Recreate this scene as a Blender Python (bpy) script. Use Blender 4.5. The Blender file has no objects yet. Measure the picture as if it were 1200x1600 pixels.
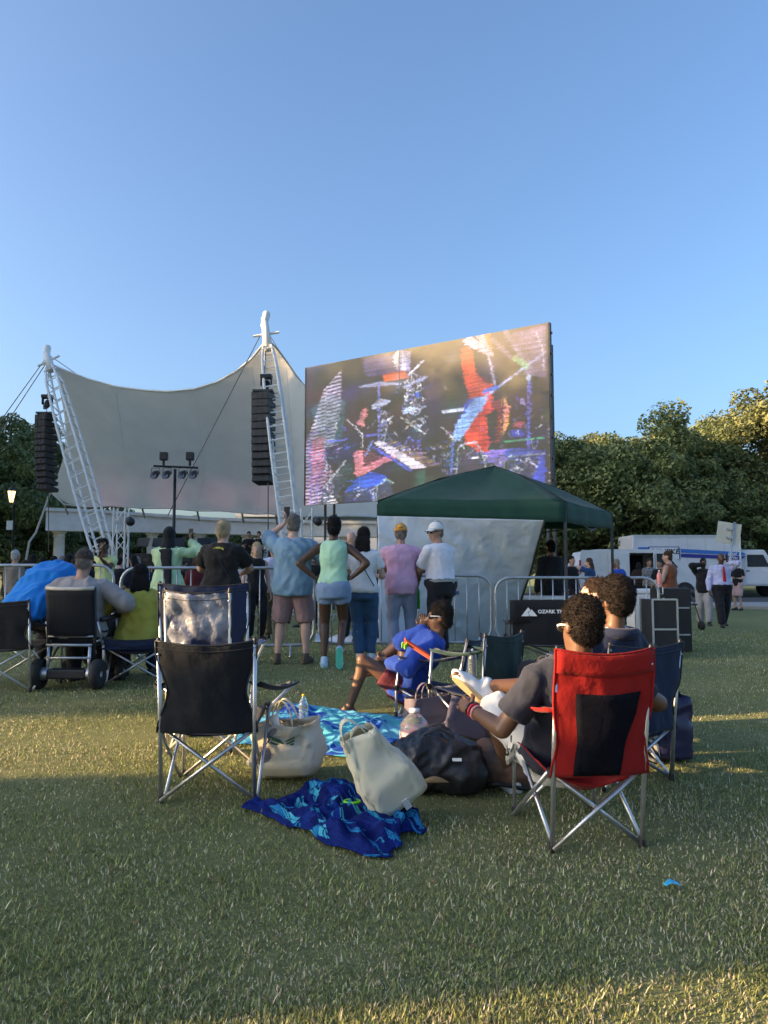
import bpy, bmesh, math, random
import numpy as np
from mathutils import Vector, Matrix, noise as mnoise
R = math.radians
random.seed(7); RNG = np.random.default_rng(7)
SC = bpy.context.scene
COL = SC.collection
# ------------------------------------------------------------------ camera, sky, sun, exposure
CAM_H = 1.25
PITCH = math.atan(95 / 1200)
cd = bpy.data.cameras.new('camera'); cam = bpy.data.objects.new('camera', cd); COL.objects.link(cam)
cd.sensor_fit = 'VERTICAL'; cd.sensor_height = 36; cd.lens = 36 * 1200 / 1600
cd.clip_start = 0.05; cd.clip_end = 2000
cam.location = (0, 0, CAM_H); cam.rotation_euler = (math.pi / 2 + PITCH, 0, 0)
SC.camera = cam
SUN_AZ = R(190)      # direction towards the sun in the ground plane, measured from +X (left and a little behind the camera)
SUN_EL = R(12)
SUN_V = Vector((math.cos(SUN_AZ) * math.cos(SUN_EL), math.sin(SUN_AZ) * math.cos(SUN_EL), math.sin(SUN_EL)))
W = bpy.data.worlds.new('World'); SC.world = W; W.use_nodes = True
nt = W.node_tree; nt.nodes.clear()
wo = nt.nodes.new('ShaderNodeOutputWorld'); bg = nt.nodes.new('ShaderNodeBackground'); sk = nt.nodes.new('ShaderNodeTexSky')
sk.sky_type = 'NISHITA'; sk.sun_disc = False; sk.sun_elevation = SUN_EL; sk.sun_rotation = math.pi / 2 - SUN_AZ
sk.air_density = 0.9; sk.dust_density = 4.2; sk.ozone_density = 3.3; sk.altitude = 0
bg.inputs['Strength'].default_value = 0.15
nt.links.new(sk.outputs[0], bg.inputs[0]); nt.links.new(bg.outputs[0], wo.inputs[0])
sl = bpy.data.lights.new('sun', 'SUN'); sl.energy = 5.0; sl.angle = R(0.6); sl.color = (1.0, 0.69, 0.36)
so = bpy.data.objects.new('sun', sl); COL.objects.link(so); so.rotation_euler = SUN_V.to_track_quat('Z', 'Y').to_euler()
SC.view_settings.view_transform = 'Standard'; SC.view_settings.look = 'None'; SC.view_settings.gamma = 1
SC.view_settings.exposure = 1.52
SC.view_settings.use_curve_mapping = False
SC.render.engine = 'CYCLES'

# ------------------------------------------------------------------ place helpers
_GP = [(-400, 0), (0, 0), (3.6, 0), (5.5, .055), (7.5, .14), (9.5, .17), (12, .13), (16, 0.0), (20, -.07), (26, -.02), (31, .03), (60, .05), (900, .05)]
_gx = np.array([a for a, b in _GP], float); _gz = np.array([b for a, b in _GP], float)
def gz(x, y):
    i = int(np.clip(np.searchsorted(_gx, y) - 1, 0, len(_gx) - 2))
    t = (y - _gx[i]) / (_gx[i + 1] - _gx[i]); t = t * t * (3 - 2 * t)
    return float(_gz[i] * (1 - t) + _gz[i + 1] * t)
def gz_np(Y):
    i = np.clip(np.searchsorted(_gx, Y) - 1, 0, len(_gx) - 2)
    t = (Y - _gx[i]) / (_gx[i + 1] - _gx[i]); t = t * t * (3 - 2 * t)
    return _gz[i] * (1 - t) + _gz[i + 1] * t
def ray(px, py):
    u = (px - 600) / 1200; v = (800 - py) / 1200
    c, s = math.cos(PITCH), math.sin(PITCH)
    return Vector((u, c - v * s, s + v * c))
def P(px, py, Y):
    d = ray(px, py); t = Y / d.y
    return Vector((d.x * t, Y, CAM_H + d.z * t))
def G(px, py):
    d = ray(px, py); g = 0.0
    for _ in range(30):
        t = (CAM_H - g) / -d.z; g = gz(d.x * t, d.y * t)
    return Vector((d.x * t, d.y * t, g))
def GX(px, Y):
    p = P(px, 900, Y); return Vector((p.x, Y, gz(p.x, Y)))

# ------------------------------------------------------------------ materials
_M = {}
def M(name, col, rough=0.6, var=0.12, vscale=8.0, bump=0.0, bscale=60.0, metal=0.0, spec=0.5, alpha=1.0, trans=0.0, emit=None, estr=0.0, col2=None, stretch=None, sheen=0.0, thin=0.0):
    if name in _M: return _M[name]
    m = bpy.data.materials.new(name); m.use_nodes = True; n = m.node_tree; b = n.nodes['Principled BSDF']
    b.inputs['Roughness'].default_value = rough; b.inputs['Metallic'].default_value = metal
    b.inputs['Specular IOR Level'].default_value = spec
    tc = n.nodes.new('ShaderNodeTexCoord'); src = tc.outputs['Object']
    if stretch:
        mp = n.nodes.new('ShaderNodeMapping'); mp.inputs['Scale'].default_value = stretch; n.links.new(src, mp.inputs[0]); src = mp.outputs[0]
    if var > 0 or col2:
        t = n.nodes.new('ShaderNodeTexNoise'); t.inputs['Scale'].default_value = vscale; t.inputs['Detail'].default_value = 5; n.links.new(src, t.inputs[0])
        r = n.nodes.new('ShaderNodeValToRGB'); n.links.new(t.outputs[0], r.inputs[0])
        a = [c * (1 - var) for c in col]; z = col2 if col2 else [min(1, c * (1 + var)) for c in col]
        r.color_ramp.elements[0].position = .33; r.color_ramp.elements[1].position = .67
        r.color_ramp.elements[0].color = (*a[:3], 1); r.color_ramp.elements[1].color = (*z[:3], 1)
        n.links.new(r.outputs[0], b.inputs['Base Color'])
        rr = n.nodes.new('ShaderNodeMapRange'); rr.inputs[3].default_value = max(0, rough - .08); rr.inputs[4].default_value = min(1, rough + .08)
        n.links.new(t.outputs[0], rr.inputs[0]); n.links.new(rr.outputs[0], b.inputs['Roughness'])
    else: b.inputs['Base Color'].default_value = (*col[:3], 1)
    if bump > 0:
        t2 = n.nodes.new('ShaderNodeTexNoise'); t2.inputs['Scale'].default_value = bscale; t2.inputs['Detail'].default_value = 4; n.links.new(src, t2.inputs[0])
        bp = n.nodes.new('ShaderNodeBump'); bp.inputs['Strength'].default_value = bump; bp.inputs['Distance'].default_value = 0.01
        n.links.new(t2.outputs[0], bp.inputs['Height']); n.links.new(bp.outputs[0], b.inputs['Normal'])
    if sheen: b.inputs['Sheen Weight'].default_value = sheen
    if trans: b.inputs['Transmission Weight'].default_value = trans
    if alpha < 1: b.inputs['Alpha'].default_value = alpha
    if emit: b.inputs['Emission Color'].default_value = (*emit, 1); b.inputs['Emission Strength'].default_value = estr
    if thin > 0:      # cloth or leaf that lets some light through
        out = [x for x in n.nodes if x.type == 'OUTPUT_MATERIAL'][0]
        tr = n.nodes.new('ShaderNodeBsdfTranslucent'); mx = n.nodes.new('ShaderNodeMixShader'); mx.inputs[0].default_value = thin
        if b.inputs['Base Color'].is_linked: n.links.new(b.inputs['Base Color'].links[0].from_socket, tr.inputs[0])
        else: tr.inputs[0].default_value = (*col[:3], 1)
        n.links.new(b.outputs[0], mx.inputs[1]); n.links.new(tr.outputs[0], mx.inputs[2]); n.links.new(mx.outputs[0], out.inputs[0])
    _M[name] = m; return m
def cloth(name, col, rough=.85, var=.10, thin=0.0): return M(name, col, rough, var, 5.0, .35, 45.0, spec=.25, sheen=.1, thin=thin)
alu = M('brushed_aluminium', (.55, .56, .58), .38, .08, 30, .05, 90, metal=.85)
steel = M('galvanised_steel', (.42, .44, .46), .45, .18, 9, .08, 60, metal=.75)
dsteel = M('dark_steel', (.06, .06, .065), .45, .2, 12, metal=.4)
black = M('black_plastic', (.014, .014, .016), .5, .25, 9, .1, 80)
blackcloth = cloth('black_cloth', (.010, .011, .014))
whitepaint = M('white_paint', (.72, .72, .71), .45, .06, 3, .05, 40)

# ------------------------------------------------------------------ mesh helpers
class MB:
    def __init__(s): s.v = []; s.f = []; s.mi = []; s.cur = 0
    def add(s, vs, fs):
        o = len(s.v); s.v += [tuple(x) for x in vs]
        for q in fs: s.f.append(tuple(i + o for i in q)); s.mi.append(s.cur)
        return s
    def box(s, c, d, rot=None, taper=1.0):
        c = Vector(c); h = Vector(d) / 2; vs = []
        for z in (-1, 1):
            k = taper if z > 0 else 1
            for x, y in ((-1, -1), (1, -1), (1, 1), (-1, 1)):
                p = Vector((x * h.x * k, y * h.y * k, z * h.z)); vs.append(c + (rot @ p if rot else p))
        return s.add(vs, [(0, 3, 2, 1), (4, 5, 6, 7), (0, 1, 5, 4), (1, 2, 6, 5), (2, 3, 7, 6), (3, 0, 4, 7)])
    def loft(s, rings, cap=True, closed=False):
        n = len(rings[0]); vs = [p for r in rings for p in r]; fs = []
        m = len(rings)
        for i in range(m if closed else m - 1):
            j2 = (i + 1) % m
            for j in range(n): fs.append((i * n + j, i * n + (j + 1) % n, j2 * n + (j + 1) % n, j2 * n + j))
        if cap and not closed:
            fs.append(tuple(range(n - 1, -1, -1))); fs.append(tuple(range((m - 1) * n, m * n)))
        return s.add(vs, fs)
    def tube(s, pts, r, n=8, cap=True, closed=False, flat=None):
        pts = [Vector(p) for p in pts]; m = len(pts)
        rr = r if isinstance(r, (list, tuple)) else [r] * m
        rings = []; up = None
        for i, p in enumerate(pts):
            if closed: d = pts[(i + 1) % m] - pts[i - 1]
            else: d = pts[min(i + 1, m - 1)] - pts[max(i - 1, 0)]
            d = d.normalized() if d.length > 1e-9 else Vector((0, 0, 1))
            if up is None: up = Vector((0, 0, 1)) if abs(d.z) < .9 else Vector((1, 0, 0))
            a = d.cross(up)
            if a.length < 1e-5: a = d.orthogonal()
            a.normalize(); b = a.cross(d).normalized(); up = b
            fl = flat if flat else 1.0
            rings.append([p + a * math.cos(2 * math.pi * k / n) * rr[i] + b * math.sin(2 * math.pi * k / n) * rr[i] * fl for k in range(n)])
        return s.loft(rings, cap, closed)
    def lathe(s, prof, o=(0, 0, 0), n=16, rot=None):
        o = Vector(o); rings = []
        for r, z in prof:
            rg = []
            for k in range(n):
                a = 2 * math.pi * k / n; p = Vector((r * math.cos(a), r * math.sin(a), z)); rg.append(o + (rot @ p if rot else p))
            rings.append(rg)
        return s.loft(rings)
    def ell(s, c, r, rot=None, n=12, m=8):
        c = Vector(c); rings = []
        for i in range(m + 1):
            t = -math.pi / 2 + math.pi * (i + .02) / (m + .04); z = math.sin(t); q = math.cos(t)
            rings.append([c + ((rot @ Vector((r[0] * q * math.cos(2 * math.pi * k / n), r[1] * q * math.sin(2 * math.pi * k / n), r[2] * z))) if rot else Vector((r[0] * q * math.cos(2 * math.pi * k / n), r[1] * q * math.sin(2 * math.pi * k / n), r[2] * z))) for k in range(n)])
        return s.loft(rings)
    def cap(s, a, b, ra, rb, n=10, flat=False):
        a = Vector(a); b = Vector(b); d = (b - a)
        L = d.length; d = d.normalized() if L > 1e-6 else Vector((0, 0, 1)); x = d.orthogonal().normalized(); y = d.cross(x)
        prof = []
        if flat: prof = [(ra, 0), (rb, L)]
        else:
            for t in (85, 60, 35, 15): prof.append((ra * math.cos(R(t)), -ra * math.sin(R(t))))
            prof += [(ra, 0), (rb, L)]
            for t in (15, 35, 60, 85): prof.append((rb * math.cos(R(t)), L + rb * math.sin(R(t))))
        rings = [[a + d * z + x * r * math.cos(2 * math.pi * k / n) + y * r * math.sin(2 * math.pi * k / n) for k in range(n)] for r, z in prof]
        return s.loft(rings)
    def grid(s, fn, nu, nv):
        vs = [fn(i / nu, j / nv) for j in range(nv + 1) for i in range(nu + 1)]
        fs = [(j * (nu + 1) + i, j * (nu + 1) + i + 1, (j + 1) * (nu + 1) + i + 1, (j + 1) * (nu + 1) + i) for j in range(nv) for i in range(nu)]
        return s.add(vs, fs)
    def prism(s, poly, a, b):      # polygon points (Vectors) swept from offset a to offset b (Vectors)
        n = len(poly); vs = [Vector(p) + Vector(a) for p in poly] + [Vector(p) + Vector(b) for p in poly]
        return s.add(vs, [tuple(range(n - 1, -1, -1)), tuple(range(n, 2 * n))] + [(i, (i + 1) % n, n + (i + 1) % n, n + i) for i in range(n)])
    def build(s, name, mats, parent=None, off=None, smooth=False, bevel=0, solid=0, fix=True):
        me = bpy.data.meshes.new(name)
        vs = s.v if off is None else [(x - off[0], y - off[1], z - off[2]) for x, y, z in s.v]
        me.from_pydata(vs, [], s.f)
        if not isinstance(mats, (list, tuple)): mats = [mats]
        for m in mats: me.materials.append(m)
        if any(s.mi): me.polygons.foreach_set('material_index', s.mi)
        if fix:
            bm = bmesh.new(); bm.from_mesh(me); bmesh.ops.recalc_face_normals(bm, faces=bm.faces); bm.to_mesh(me); bm.free()
        return link(name, me, parent, smooth, bevel, solid)
def link(name, me, parent=None, smooth=False, bevel=0, solid=0):
    if smooth: me.polygons.foreach_set('use_smooth', [True] * len(me.polygons))
    o = bpy.data.objects.new(name, me); COL.objects.link(o)
    if parent: o.parent = parent
    if solid:
        md = o.modifiers.new('solid', 'SOLIDIFY'); md.thickness = solid; md.offset = 0
    if bevel:
        md = o.modifiers.new('bevel', 'BEVEL'); md.width = bevel; md.segments = 2; md.limit_method = 'ANGLE'
    return o
def tag(o, label, cat, group=None):
    o['label'] = label; o['category'] = cat
    if group: o['group'] = group
    return o
def thing(name, label, cat, loc=(0, 0, 0), rz=0.0, group=None):
    o = bpy.data.objects.new(name, None); COL.objects.link(o); o.empty_display_size = .1
    o.location = loc; o.rotation_euler = (0, 0, rz); return tag(o, label, cat, group)
def struct(o, kind='structure'): o['kind'] = kind; return o
def copy_tree(o, parent=None):
    c = o.copy(); COL.objects.link(c); c.parent = parent
    for ch in list(o.children): copy_tree(ch, c)
    return c
# scratch scene in which shapes are fused and text is outlined
TMP = bpy.data.scenes.new('scratch')
def evaluated(ob):
    TMP.collection.objects.link(ob); vl = TMP.view_layers[0]; vl.update(); dg = vl.depsgraph
    me = bpy.data.meshes.new_from_object(ob.evaluated_get(dg)); bpy.data.objects.remove(ob); return me
def fused(mb, voxel, smooth=4, fac=.5):
    me = bpy.data.meshes.new('raw'); me.from_pydata(mb.v, [], mb.f); bm = bmesh.new(); bm.from_mesh(me); bmesh.ops.recalc_face_normals(bm, faces=bm.faces); bm.to_mesh(me); bm.free()
    ob = bpy.data.objects.new('raw', me)
    md = ob.modifiers.new('r', 'REMESH'); md.mode = 'VOXEL'; md.voxel_size = voxel
    if smooth: sm = ob.modifiers.new('s', 'SMOOTH'); sm.factor = fac; sm.iterations = smooth
    r = evaluated(ob); bpy.data.meshes.remove(me); return r
def wrinkle(me, amp, scale, stretch=(1, 1, 1), seed=0, ridged=False):
    n = len(me.vertices); co = np.empty(n * 3); me.vertices.foreach_get('co', co); co = co.reshape(-1, 3)
    no = np.empty(n * 3); me.vertices.foreach_get('normal', no); no = no.reshape(-1, 3)
    sx, sy, sz = stretch; d = np.empty(n); nz = mnoise.noise
    for i in range(n):
        x, y, z = co[i]; w = nz((x * 2.3 + seed, y * 2.3, z * 2.3))
        q = nz((x * scale * sx + seed + w, y * scale * sy + w * 1.3, z * scale * sz + w))
        if ridged: q2 = nz((x * scale * 2.1 * sx - z * scale * .9 + seed, y * scale * 2.1 * sy, z * scale * 1.7 * sz + x * scale)); d[i] = (1 - 2.4 * abs(q)) * .72 + (1 - 2.4 * abs(q2)) * .34
        else: d[i] = q
    co += no * (d * amp)[:, None]; me.vertices.foreach_set('co', co.ravel()); me.update()
def text_mesh(body, size, mat, M4, name, parent, extrude=.0, bold=0.0, shear=0.0, align='CENTER', squash=1.0):
    cu = bpy.data.curves.new('t', 'FONT'); cu.body = body; cu.size = size; cu.extrude = extrude; cu.offset = bold; cu.shear = shear; cu.align_x = align; cu.align_y = 'CENTER'; cu.resolution_u = 3
    me = evaluated(bpy.data.objects.new('t', cu)); me.name = name
    if squash != 1: me.transform(Matrix.Diagonal((squash, 1, 1, 1)))
    me.transform(M4); me.materials.clear(); me.materials.append(mat); return link(name, me, parent)
def frame(o, x, y):      # 4x4 whose local X and Y run along x and y
    x = Vector(x).normalized(); z = x.cross(Vector(y)).normalized(); y = z.cross(x)
    m = Matrix((x, y, z)).transposed().to_4x4(); m.translation = Vector(o); return m
# ================================================================== SETTING
def lawn_material():
    m = bpy.data.materials.new('lawn'); m.use_nodes = True; n = m.node_tree; b = n.nodes['Principled BSDF']; b.inputs['Roughness'].default_value = .95; b.inputs['Specular IOR Level'].default_value = .1
    tc = n.nodes.new('ShaderNodeTexCoord')
    def noise(s, d=6, rough=.6):
        t = n.nodes.new('ShaderNodeTexNoise'); t.inputs['Scale'].default_value = s; t.inputs['Detail'].default_value = d; t.inputs['Roughness'].default_value = rough; n.links.new(tc.outputs['Object'], t.inputs[0]); return t
    a = noise(.55); f = noise(14, 8, .75); h = noise(70, 4, .7)
    r = n.nodes.new('ShaderNodeValToRGB'); e = r.color_ramp.elements
    e[0].position = .30; e[0].color = (.13, .15, .06, 1); e[1].position = .74; e[1].color = (.48, .42, .23, 1)
    k = e.new(.5); k.color = (.25, .265, .115, 1)
    mx = n.nodes.new('ShaderNodeMix'); mx.inputs[0].default_value = .62; n.links.new(a.outputs[0], mx.inputs[2]); n.links.new(f.outputs[0], mx.inputs[3])
    m2 = n.nodes.new('ShaderNodeMix'); m2.inputs[0].default_value = .35; n.links.new(mx.outputs[0], m2.inputs[2]); n.links.new(h.outputs[0], m2.inputs[3])
    n.links.new(m2.outputs[0], r.inputs[0]); n.links.new(r.outputs[0], b.inputs['Base Color'])
    bp = n.nodes.new('ShaderNodeBump'); bp.inputs['Strength'].default_value = .9; bp.inputs['Distance'].default_value = .05; n.links.new(h.outputs[0], bp.inputs['Height']); n.links.new(bp.outputs[0], b.inputs['Normal'])
    return m
xs = sorted(set([-900, -500, -250, -120, 120, 250, 500, 900] + list(range(-80, 81, 4)))); ys = [-500, -200, -100, -60, -40, -25, -15, -8] + [-4 + .5 * i for i in range(72)] + [33, 36, 40, 46, 55, 70, 100, 150, 250, 450, 900]
g = MB(); nx = len(xs); g.add([(x, y, gz(x, y)) for y in ys for x in xs], [(j * nx + i, j * nx + i + 1, (j + 1) * nx + i + 1, (j + 1) * nx + i) for j in range(len(ys) - 1) for i in range(nx - 1)])
lawn = struct(g.build('ground', lawn_material(), smooth=True))

def grass_blades():
    # density falls with distance squared; spread over what the photo shows and a few steps more to each side
    n = 960000; Y0, Y1 = 1.35, 17.0
    Y = Y0 * (Y1 / Y0) ** RNG.random(n)
    X = (RNG.random(n) - .5) * (Y * 1.22 + .9)
    tab = RNG.random((64, 64))
    def vn(x, y):
        xi = np.floor(x).astype(int); yi = np.floor(y).astype(int); fx = x - xi; fy = y - yi; fx = fx * fx * (3 - 2 * fx); fy = fy * fy * (3 - 2 * fy); q = lambda a, b: tab[a % 64, b % 64]
        return (q(xi, yi) * (1 - fx) + q(xi + 1, yi) * fx) * (1 - fy) + (q(xi, yi + 1) * (1 - fx) + q(xi + 1, yi + 1) * fx) * fy
    wear = .6 * vn(X * 2.3 + 9, Y * 2.3) + .4 * vn(X * 6.1, Y * 6.1 + 5)
    keep = RNG.random(n) < np.clip(1.95 - 2.1 * wear, .34, 1) * np.clip(.55 + .5 * np.sin(X * 2.1 + np.sin(Y * 1.7) * 2) * np.sin(Y * 2.3 + X), .35, 1)
    X, Y, wear = X[keep], Y[keep], wear[keep]; n = len(X); Z = gz_np(Y)
    L = RNG.uniform(.006, .021, n) * (1 + .05 * Y) * (.75 + .5 * np.clip(.5 + .5 * np.sin(X * 3.1 + 2 * np.sin(Y * 2.2)) * np.sin(Y * 2.7 - X), 0, 1)); L *= 1 + .9 * (RNG.random(n) < .06); wd = RNG.uniform(.0010, .0020, n) * (1 + .22 * Y)
    az = RNG.uniform(0, 2 * np.pi, n); lean = RNG.uniform(.15, 1.35, n); bend = RNG.uniform(.2, .8, n)
    dx, dy = np.cos(az), np.sin(az); sx, sy = -dy, dx
    V = np.empty((n, 5, 3))
    def at(t, side):
        a = lean * t; r = L * t * np.sin(lean * (.55 + .45 * t * bend * 2)); z = L * t * np.cos(lean * (.55 + .45 * t * bend))
        return np.stack([X + dx * r + sx * side, Y + dy * r + sy * side, Z - .002 + z], 1)
    V[:, 0] = at(0, -wd); V[:, 1] = at(0, wd); V[:, 2] = at(.55, wd * .8); V[:, 3] = at(.55, -wd * .8); V[:, 4] = at(1.0, 0 * wd)
    nf = Y < 4.6; nn_, mm_ = int(nf.sum()), int((~nf).sum())      # bent blades near by, single slivers farther off
    V = np.concatenate([V[nf].reshape(-1, 3), V[~nf][:, [0, 1, 4]].reshape(-1, 3)])
    b1 = np.arange(nn_)[:, None] * 5; b2 = nn_ * 5 + np.arange(mm_)[:, None] * 3
    loops = np.concatenate([np.concatenate([b1 + np.array([0, 1, 2, 3]), b1 + np.array([3, 2, 4])], 1).ravel(), (b2 + np.array([0, 1, 2])).ravel()])
    starts = np.concatenate([(np.arange(nn_)[:, None] * 7 + np.array([0, 4])).ravel(), nn_ * 7 + np.arange(mm_) * 3]); tot = np.concatenate([np.tile([4, 3], nn_), np.full(mm_, 3)])
    me = bpy.data.meshes.new('grass'); me.vertices.add(len(V)); me.vertices.foreach_set('co', V.ravel()); me.loops.add(len(loops)); me.loops.foreach_set('vertex_index', loops.astype(np.int32))
    me.polygons.add(len(starts)); me.polygons.foreach_set('loop_start', starts.astype(np.int32)); me.polygons.foreach_set('loop_total', tot.astype(np.int32)); me.update(calc_edges=True)
    patch = .5 + .28 * np.sin(X * 1.3 + 1.1 * np.sin(Y * .9)) + .22 * np.sin(Y * 1.9 + X * .7)
    straw = (RNG.random(n) < np.clip(.07 + .18 * np.clip(patch, 0, 1) + .55 * np.clip(wear - .35, 0, 1), 0, .8))
    c = np.where(straw[:, None], np.array([.58, .51, .34]), np.array([.285, .302, .112])) * RNG.uniform(.4, 1.6, (n, 1)); c[:, 1] *= RNG.uniform(.9, 1.12, n)
    at_ = me.attributes.new('tint', 'FLOAT_COLOR', 'POINT'); at_.data.foreach_set('color', np.repeat(np.concatenate([np.concatenate([c[nf], c[~nf]]), np.ones((n, 1))], 1), np.concatenate([np.full(nn_, 5), np.full(mm_, 3)]), 0).ravel())
    m = bpy.data.materials.new('grass_blade'); m.use_nodes = True; nn = m.node_tree; b = nn.nodes['Principled BSDF']; b.inputs['Roughness'].default_value = .7; b.inputs['Specular IOR Level'].default_value = .25
    a = nn.nodes.new('ShaderNodeAttribute'); a.attribute_name = 'tint'; nn.links.new(a.outputs[0], b.inputs[0])
    tr = nn.nodes.new('ShaderNodeBsdfTranslucent'); mx = nn.nodes.new('ShaderNodeMixShader'); mx.inputs[0].default_value = .42; nn.links.new(a.outputs[0], tr.inputs[0]); nn.links.new(b.outputs[0], mx.inputs[1]); nn.links.new(tr.outputs[0], mx.inputs[2]); nn.links.new(mx.outputs[0], nn.nodes['Material Output'].inputs[0])
    me.materials.append(m); o = link('grass', me); struct(o, 'stuff'); tag(o, 'short dry green grass blades covering the lawn', 'grass'); return o
grass_blades()

# ---- pavements and road on the far side
conc = M('concrete', (.36, .34, .31), .85, .15, 1.5, .2, 30)
asph = M('asphalt', (.055, .055, .057), .9, .25, 2.0, .3, 50)
def sheet(name, pts, dz, mat, thick=0.0):
    b = MB(); top = [Vector((x, y, gz(x, y) + dz)) for x, y in pts]
    b.prism(top, (0, 0, -.25), (0, 0, 0)); return struct(b.build(name, mat))
sheet('pavement', [(3, 29.6), (10.5, 29.2), (13.2, 26.8), (14.2, 23.4), (16.4, 20.5), (60, 18), (60, 29.9), (3, 29.9)], .10, conc)
sheet('road', [(3, 29.9), (90, 29.9), (90, 46), (3, 46)], .012, asph)
brickp = M('brick_paving', (.20, .13, .11), .85, .3, 14, .3, 30)
sheet('plaza', [(14.9, 27.6), (15.4, 25.3), (17.0, 23.3), (60, 21), (60, 28.6), (15.6, 28.6)], .108, brickp)

# ---- tension canopy over the stage
memb = M('canopy_membrane', (.88, .85, .79), .55, .03, 1.2, .05, 6, thin=.50)
mast_white = M('mast_white', (.70, .70, .68), .4, .06, 5)
top_e = [(84, 571, 32), (108, 581, 32), (140, 593, 32), (180, 604, 31.8), (225, 610, 31.5), (265, 612, 31), (305, 608, 30.6), (340, 597, 30.2), (370, 580, 29.8), (394, 560, 29.4), (410, 540, 29.1), (420, 533, 29.0), (431, 542, 29.4), (447, 564, 30.6), (462, 586, 32), (478, 606, 33.5), (505, 640, 35), (540, 668, 36.5), (600, 690, 38)]
bot_e = [(79, 768, 36.5), (100, 788, 37), (135, 792, 37.3), (175, 790, 37.6), (222, 794, 37.8), (265, 794, 38), (308, 798, 38), (345, 798, 38), (378, 801, 38), (402, 803, 38), (420, 802, 38), (431, 804, 38), (444, 804, 38), (458, 805, 38.2), (470, 805, 38.4), (483, 806, 38.6), (505, 807, 39), (545, 806, 39.5), (600, 808, 40)]
stage_o = GX(270, 31)
can = thing('stage_canopy', 'large off-white tension membrane canopy sagging between two white masts', 'canopy', stage_o)
T = [P(*a) for a in top_e]; Bt = [P(*a) for a in bot_e]
b = MB(); NV = 22
def memb_pt(i, v):
    p = T[i].lerp(Bt[i], v); w = math.sin(math.pi * v)
    edge = min(1, i / 4) * min(1, (len(T) - 1 - i) / 3)
    return p + Vector((0, 1.5 * w, -.9 * w * (1 - v) * edge))
b.add([memb_pt(i, j / NV) for j in range(NV + 1) for i in range(len(T))], [(j * len(T) + i, j * len(T) + i + 1, (j + 1) * len(T) + i + 1, (j + 1) * len(T) + i) for j in range(NV) for i in range(len(T) - 1)])
o = b.build('membrane', memb, can, stage_o, True); md = o.modifiers.new('sub', 'SUBSURF'); md.levels = md.render_levels = 2
o.modifiers.new('solid', 'SOLIDIFY').thickness = .02
for i in (3, 6, 9, 13):
    MB().tube([memb_pt(i, .03 + .94 * j / 20) + Vector((0, -.035, 0)) for j in range(21)], .007, 4).build('seam', M('membrane_seam', (.76, .73, .68), .7, .05), can, stage_o, True)
for nm, e in (('edge_cable', T), ('edge_cable', Bt)):
    MB().tube([p + Vector((0, -.03, 0)) for p in e], .045, 6).build(nm, mast_white, can, stage_o, True)
for k, i in enumerate((1, 4, 6, 8, 11, 14)):
    MB().tube([Bt[i], Bt[i] + Vector((0, .5, -.45))], .05, 6).build('tie_rod', steel, can, stage_o)

def lattice_mast(label, top, base, w0, w1, solid=.13):
    top = Vector(top); base = Vector(base); o = Vector((base.x, base.y, gz(base.x, base.y)))
    t = thing('lattice_mast', label, 'mast', o, group='white lattice masts holding the canopy')
    d = (base - top); L = d.length; d.normalize(); x = d.cross(Vector((0, 1, 0))).normalized(); y = x.cross(d).normalized()
    s0 = solid; pt = lambda t_, a, c: top + d * (L * t_) + (x * a + y * c) * ((w0 + (w1 - w0) * math.sin(math.pi * min(1, .08 + (t_ - s0) / (1 - s0) * .75)) ** .6) * .5 if t_ > s0 else w0 * .5)
    for a, c in ((-1, -1), (1, -1), (1, 1), (-1, 1)):
        MB().tube([pt(s0 + (1 - s0) * k / 12, a, c) for k in range(13)], .055, 6).build('chord', mast_white, t, o, True)
    nr = 15
    for k in range(nr):
        u = s0 + (1 - s0) * (k + .3) / nr
        q = [pt(u, a, c) for a, c in ((-1, -1), (1, -1), (1, 1), (-1, 1))]
        MB().tube(q, .03, 5, closed=True).build('rung', mast_white, t, o)
    MB().tube([top, top + d * (L * s0 * 1.05)], [w0 * .42, w0 * .6], 12).build('mast_head', mast_white, t, o, True)
    MB().cap(top - d * .15 + x * .1, top + d * .35 - x * .05, w0 * .5, w0 * .42).build('mast_cap', mast_white, t, o, True)
    MB().tube([top + d * (L * s0 * .55) - x * .5, top + d * (L * s0 * .55) + x * .5], .05, 6).build('cross_pin', mast_white, t, o)
    MB().cap(base, (base.x, base.y, o.z - .1), .2, .3).build('base_shoe', mast_white, t, o)
    return t
lattice_mast('white lattice mast at the far end of the canopy beside trees', P(72, 549, 32.3), P(163, 872, 27.5), .30, .62, .10)
lattice_mast('white lattice mast at the tall canopy peak beside the screen', P(413, 497, 28.9), P(458, 868, 26.0), .30, .60, .14)

def cable(name, label, pts, r=.022, mat=None, cat='cable', group='guy cables of the canopy'):
    pts = [Vector(p) for p in pts]; z = pts[0]
    return tag(MB().tube(pts, r, 5).build(name, mat or steel, None, None), label, cat, group)
cable('guy_cable', 'upper of two thin guy cables from far mast head past trees', [P(70, 562, 32.3), P(-60, 742, 36)])
cable('guy_cable', 'lower of two thin guy cables from far mast head past trees', [P(75, 563, 32.3), P(-40, 738, 36.4)])
cable('guy_cable', 'dark diagonal cable from the canopy peak down to the light stand', [P(408, 522, 28.7), P(262, 806, 27.4)], .018, dsteel)
cable('guy_cable', 'short cable from far mast head to the canopy corner', [P(74, 553, 32.3), P(122, 586, 32)], .018)
cable('guy_cable', 'short cable from peak mast head along the canopy slope', [P(414, 512, 28.9), P(440, 554, 30)], .018)
rope = M('rope', (.45, .42, .36), .8, .2, 40)
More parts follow.
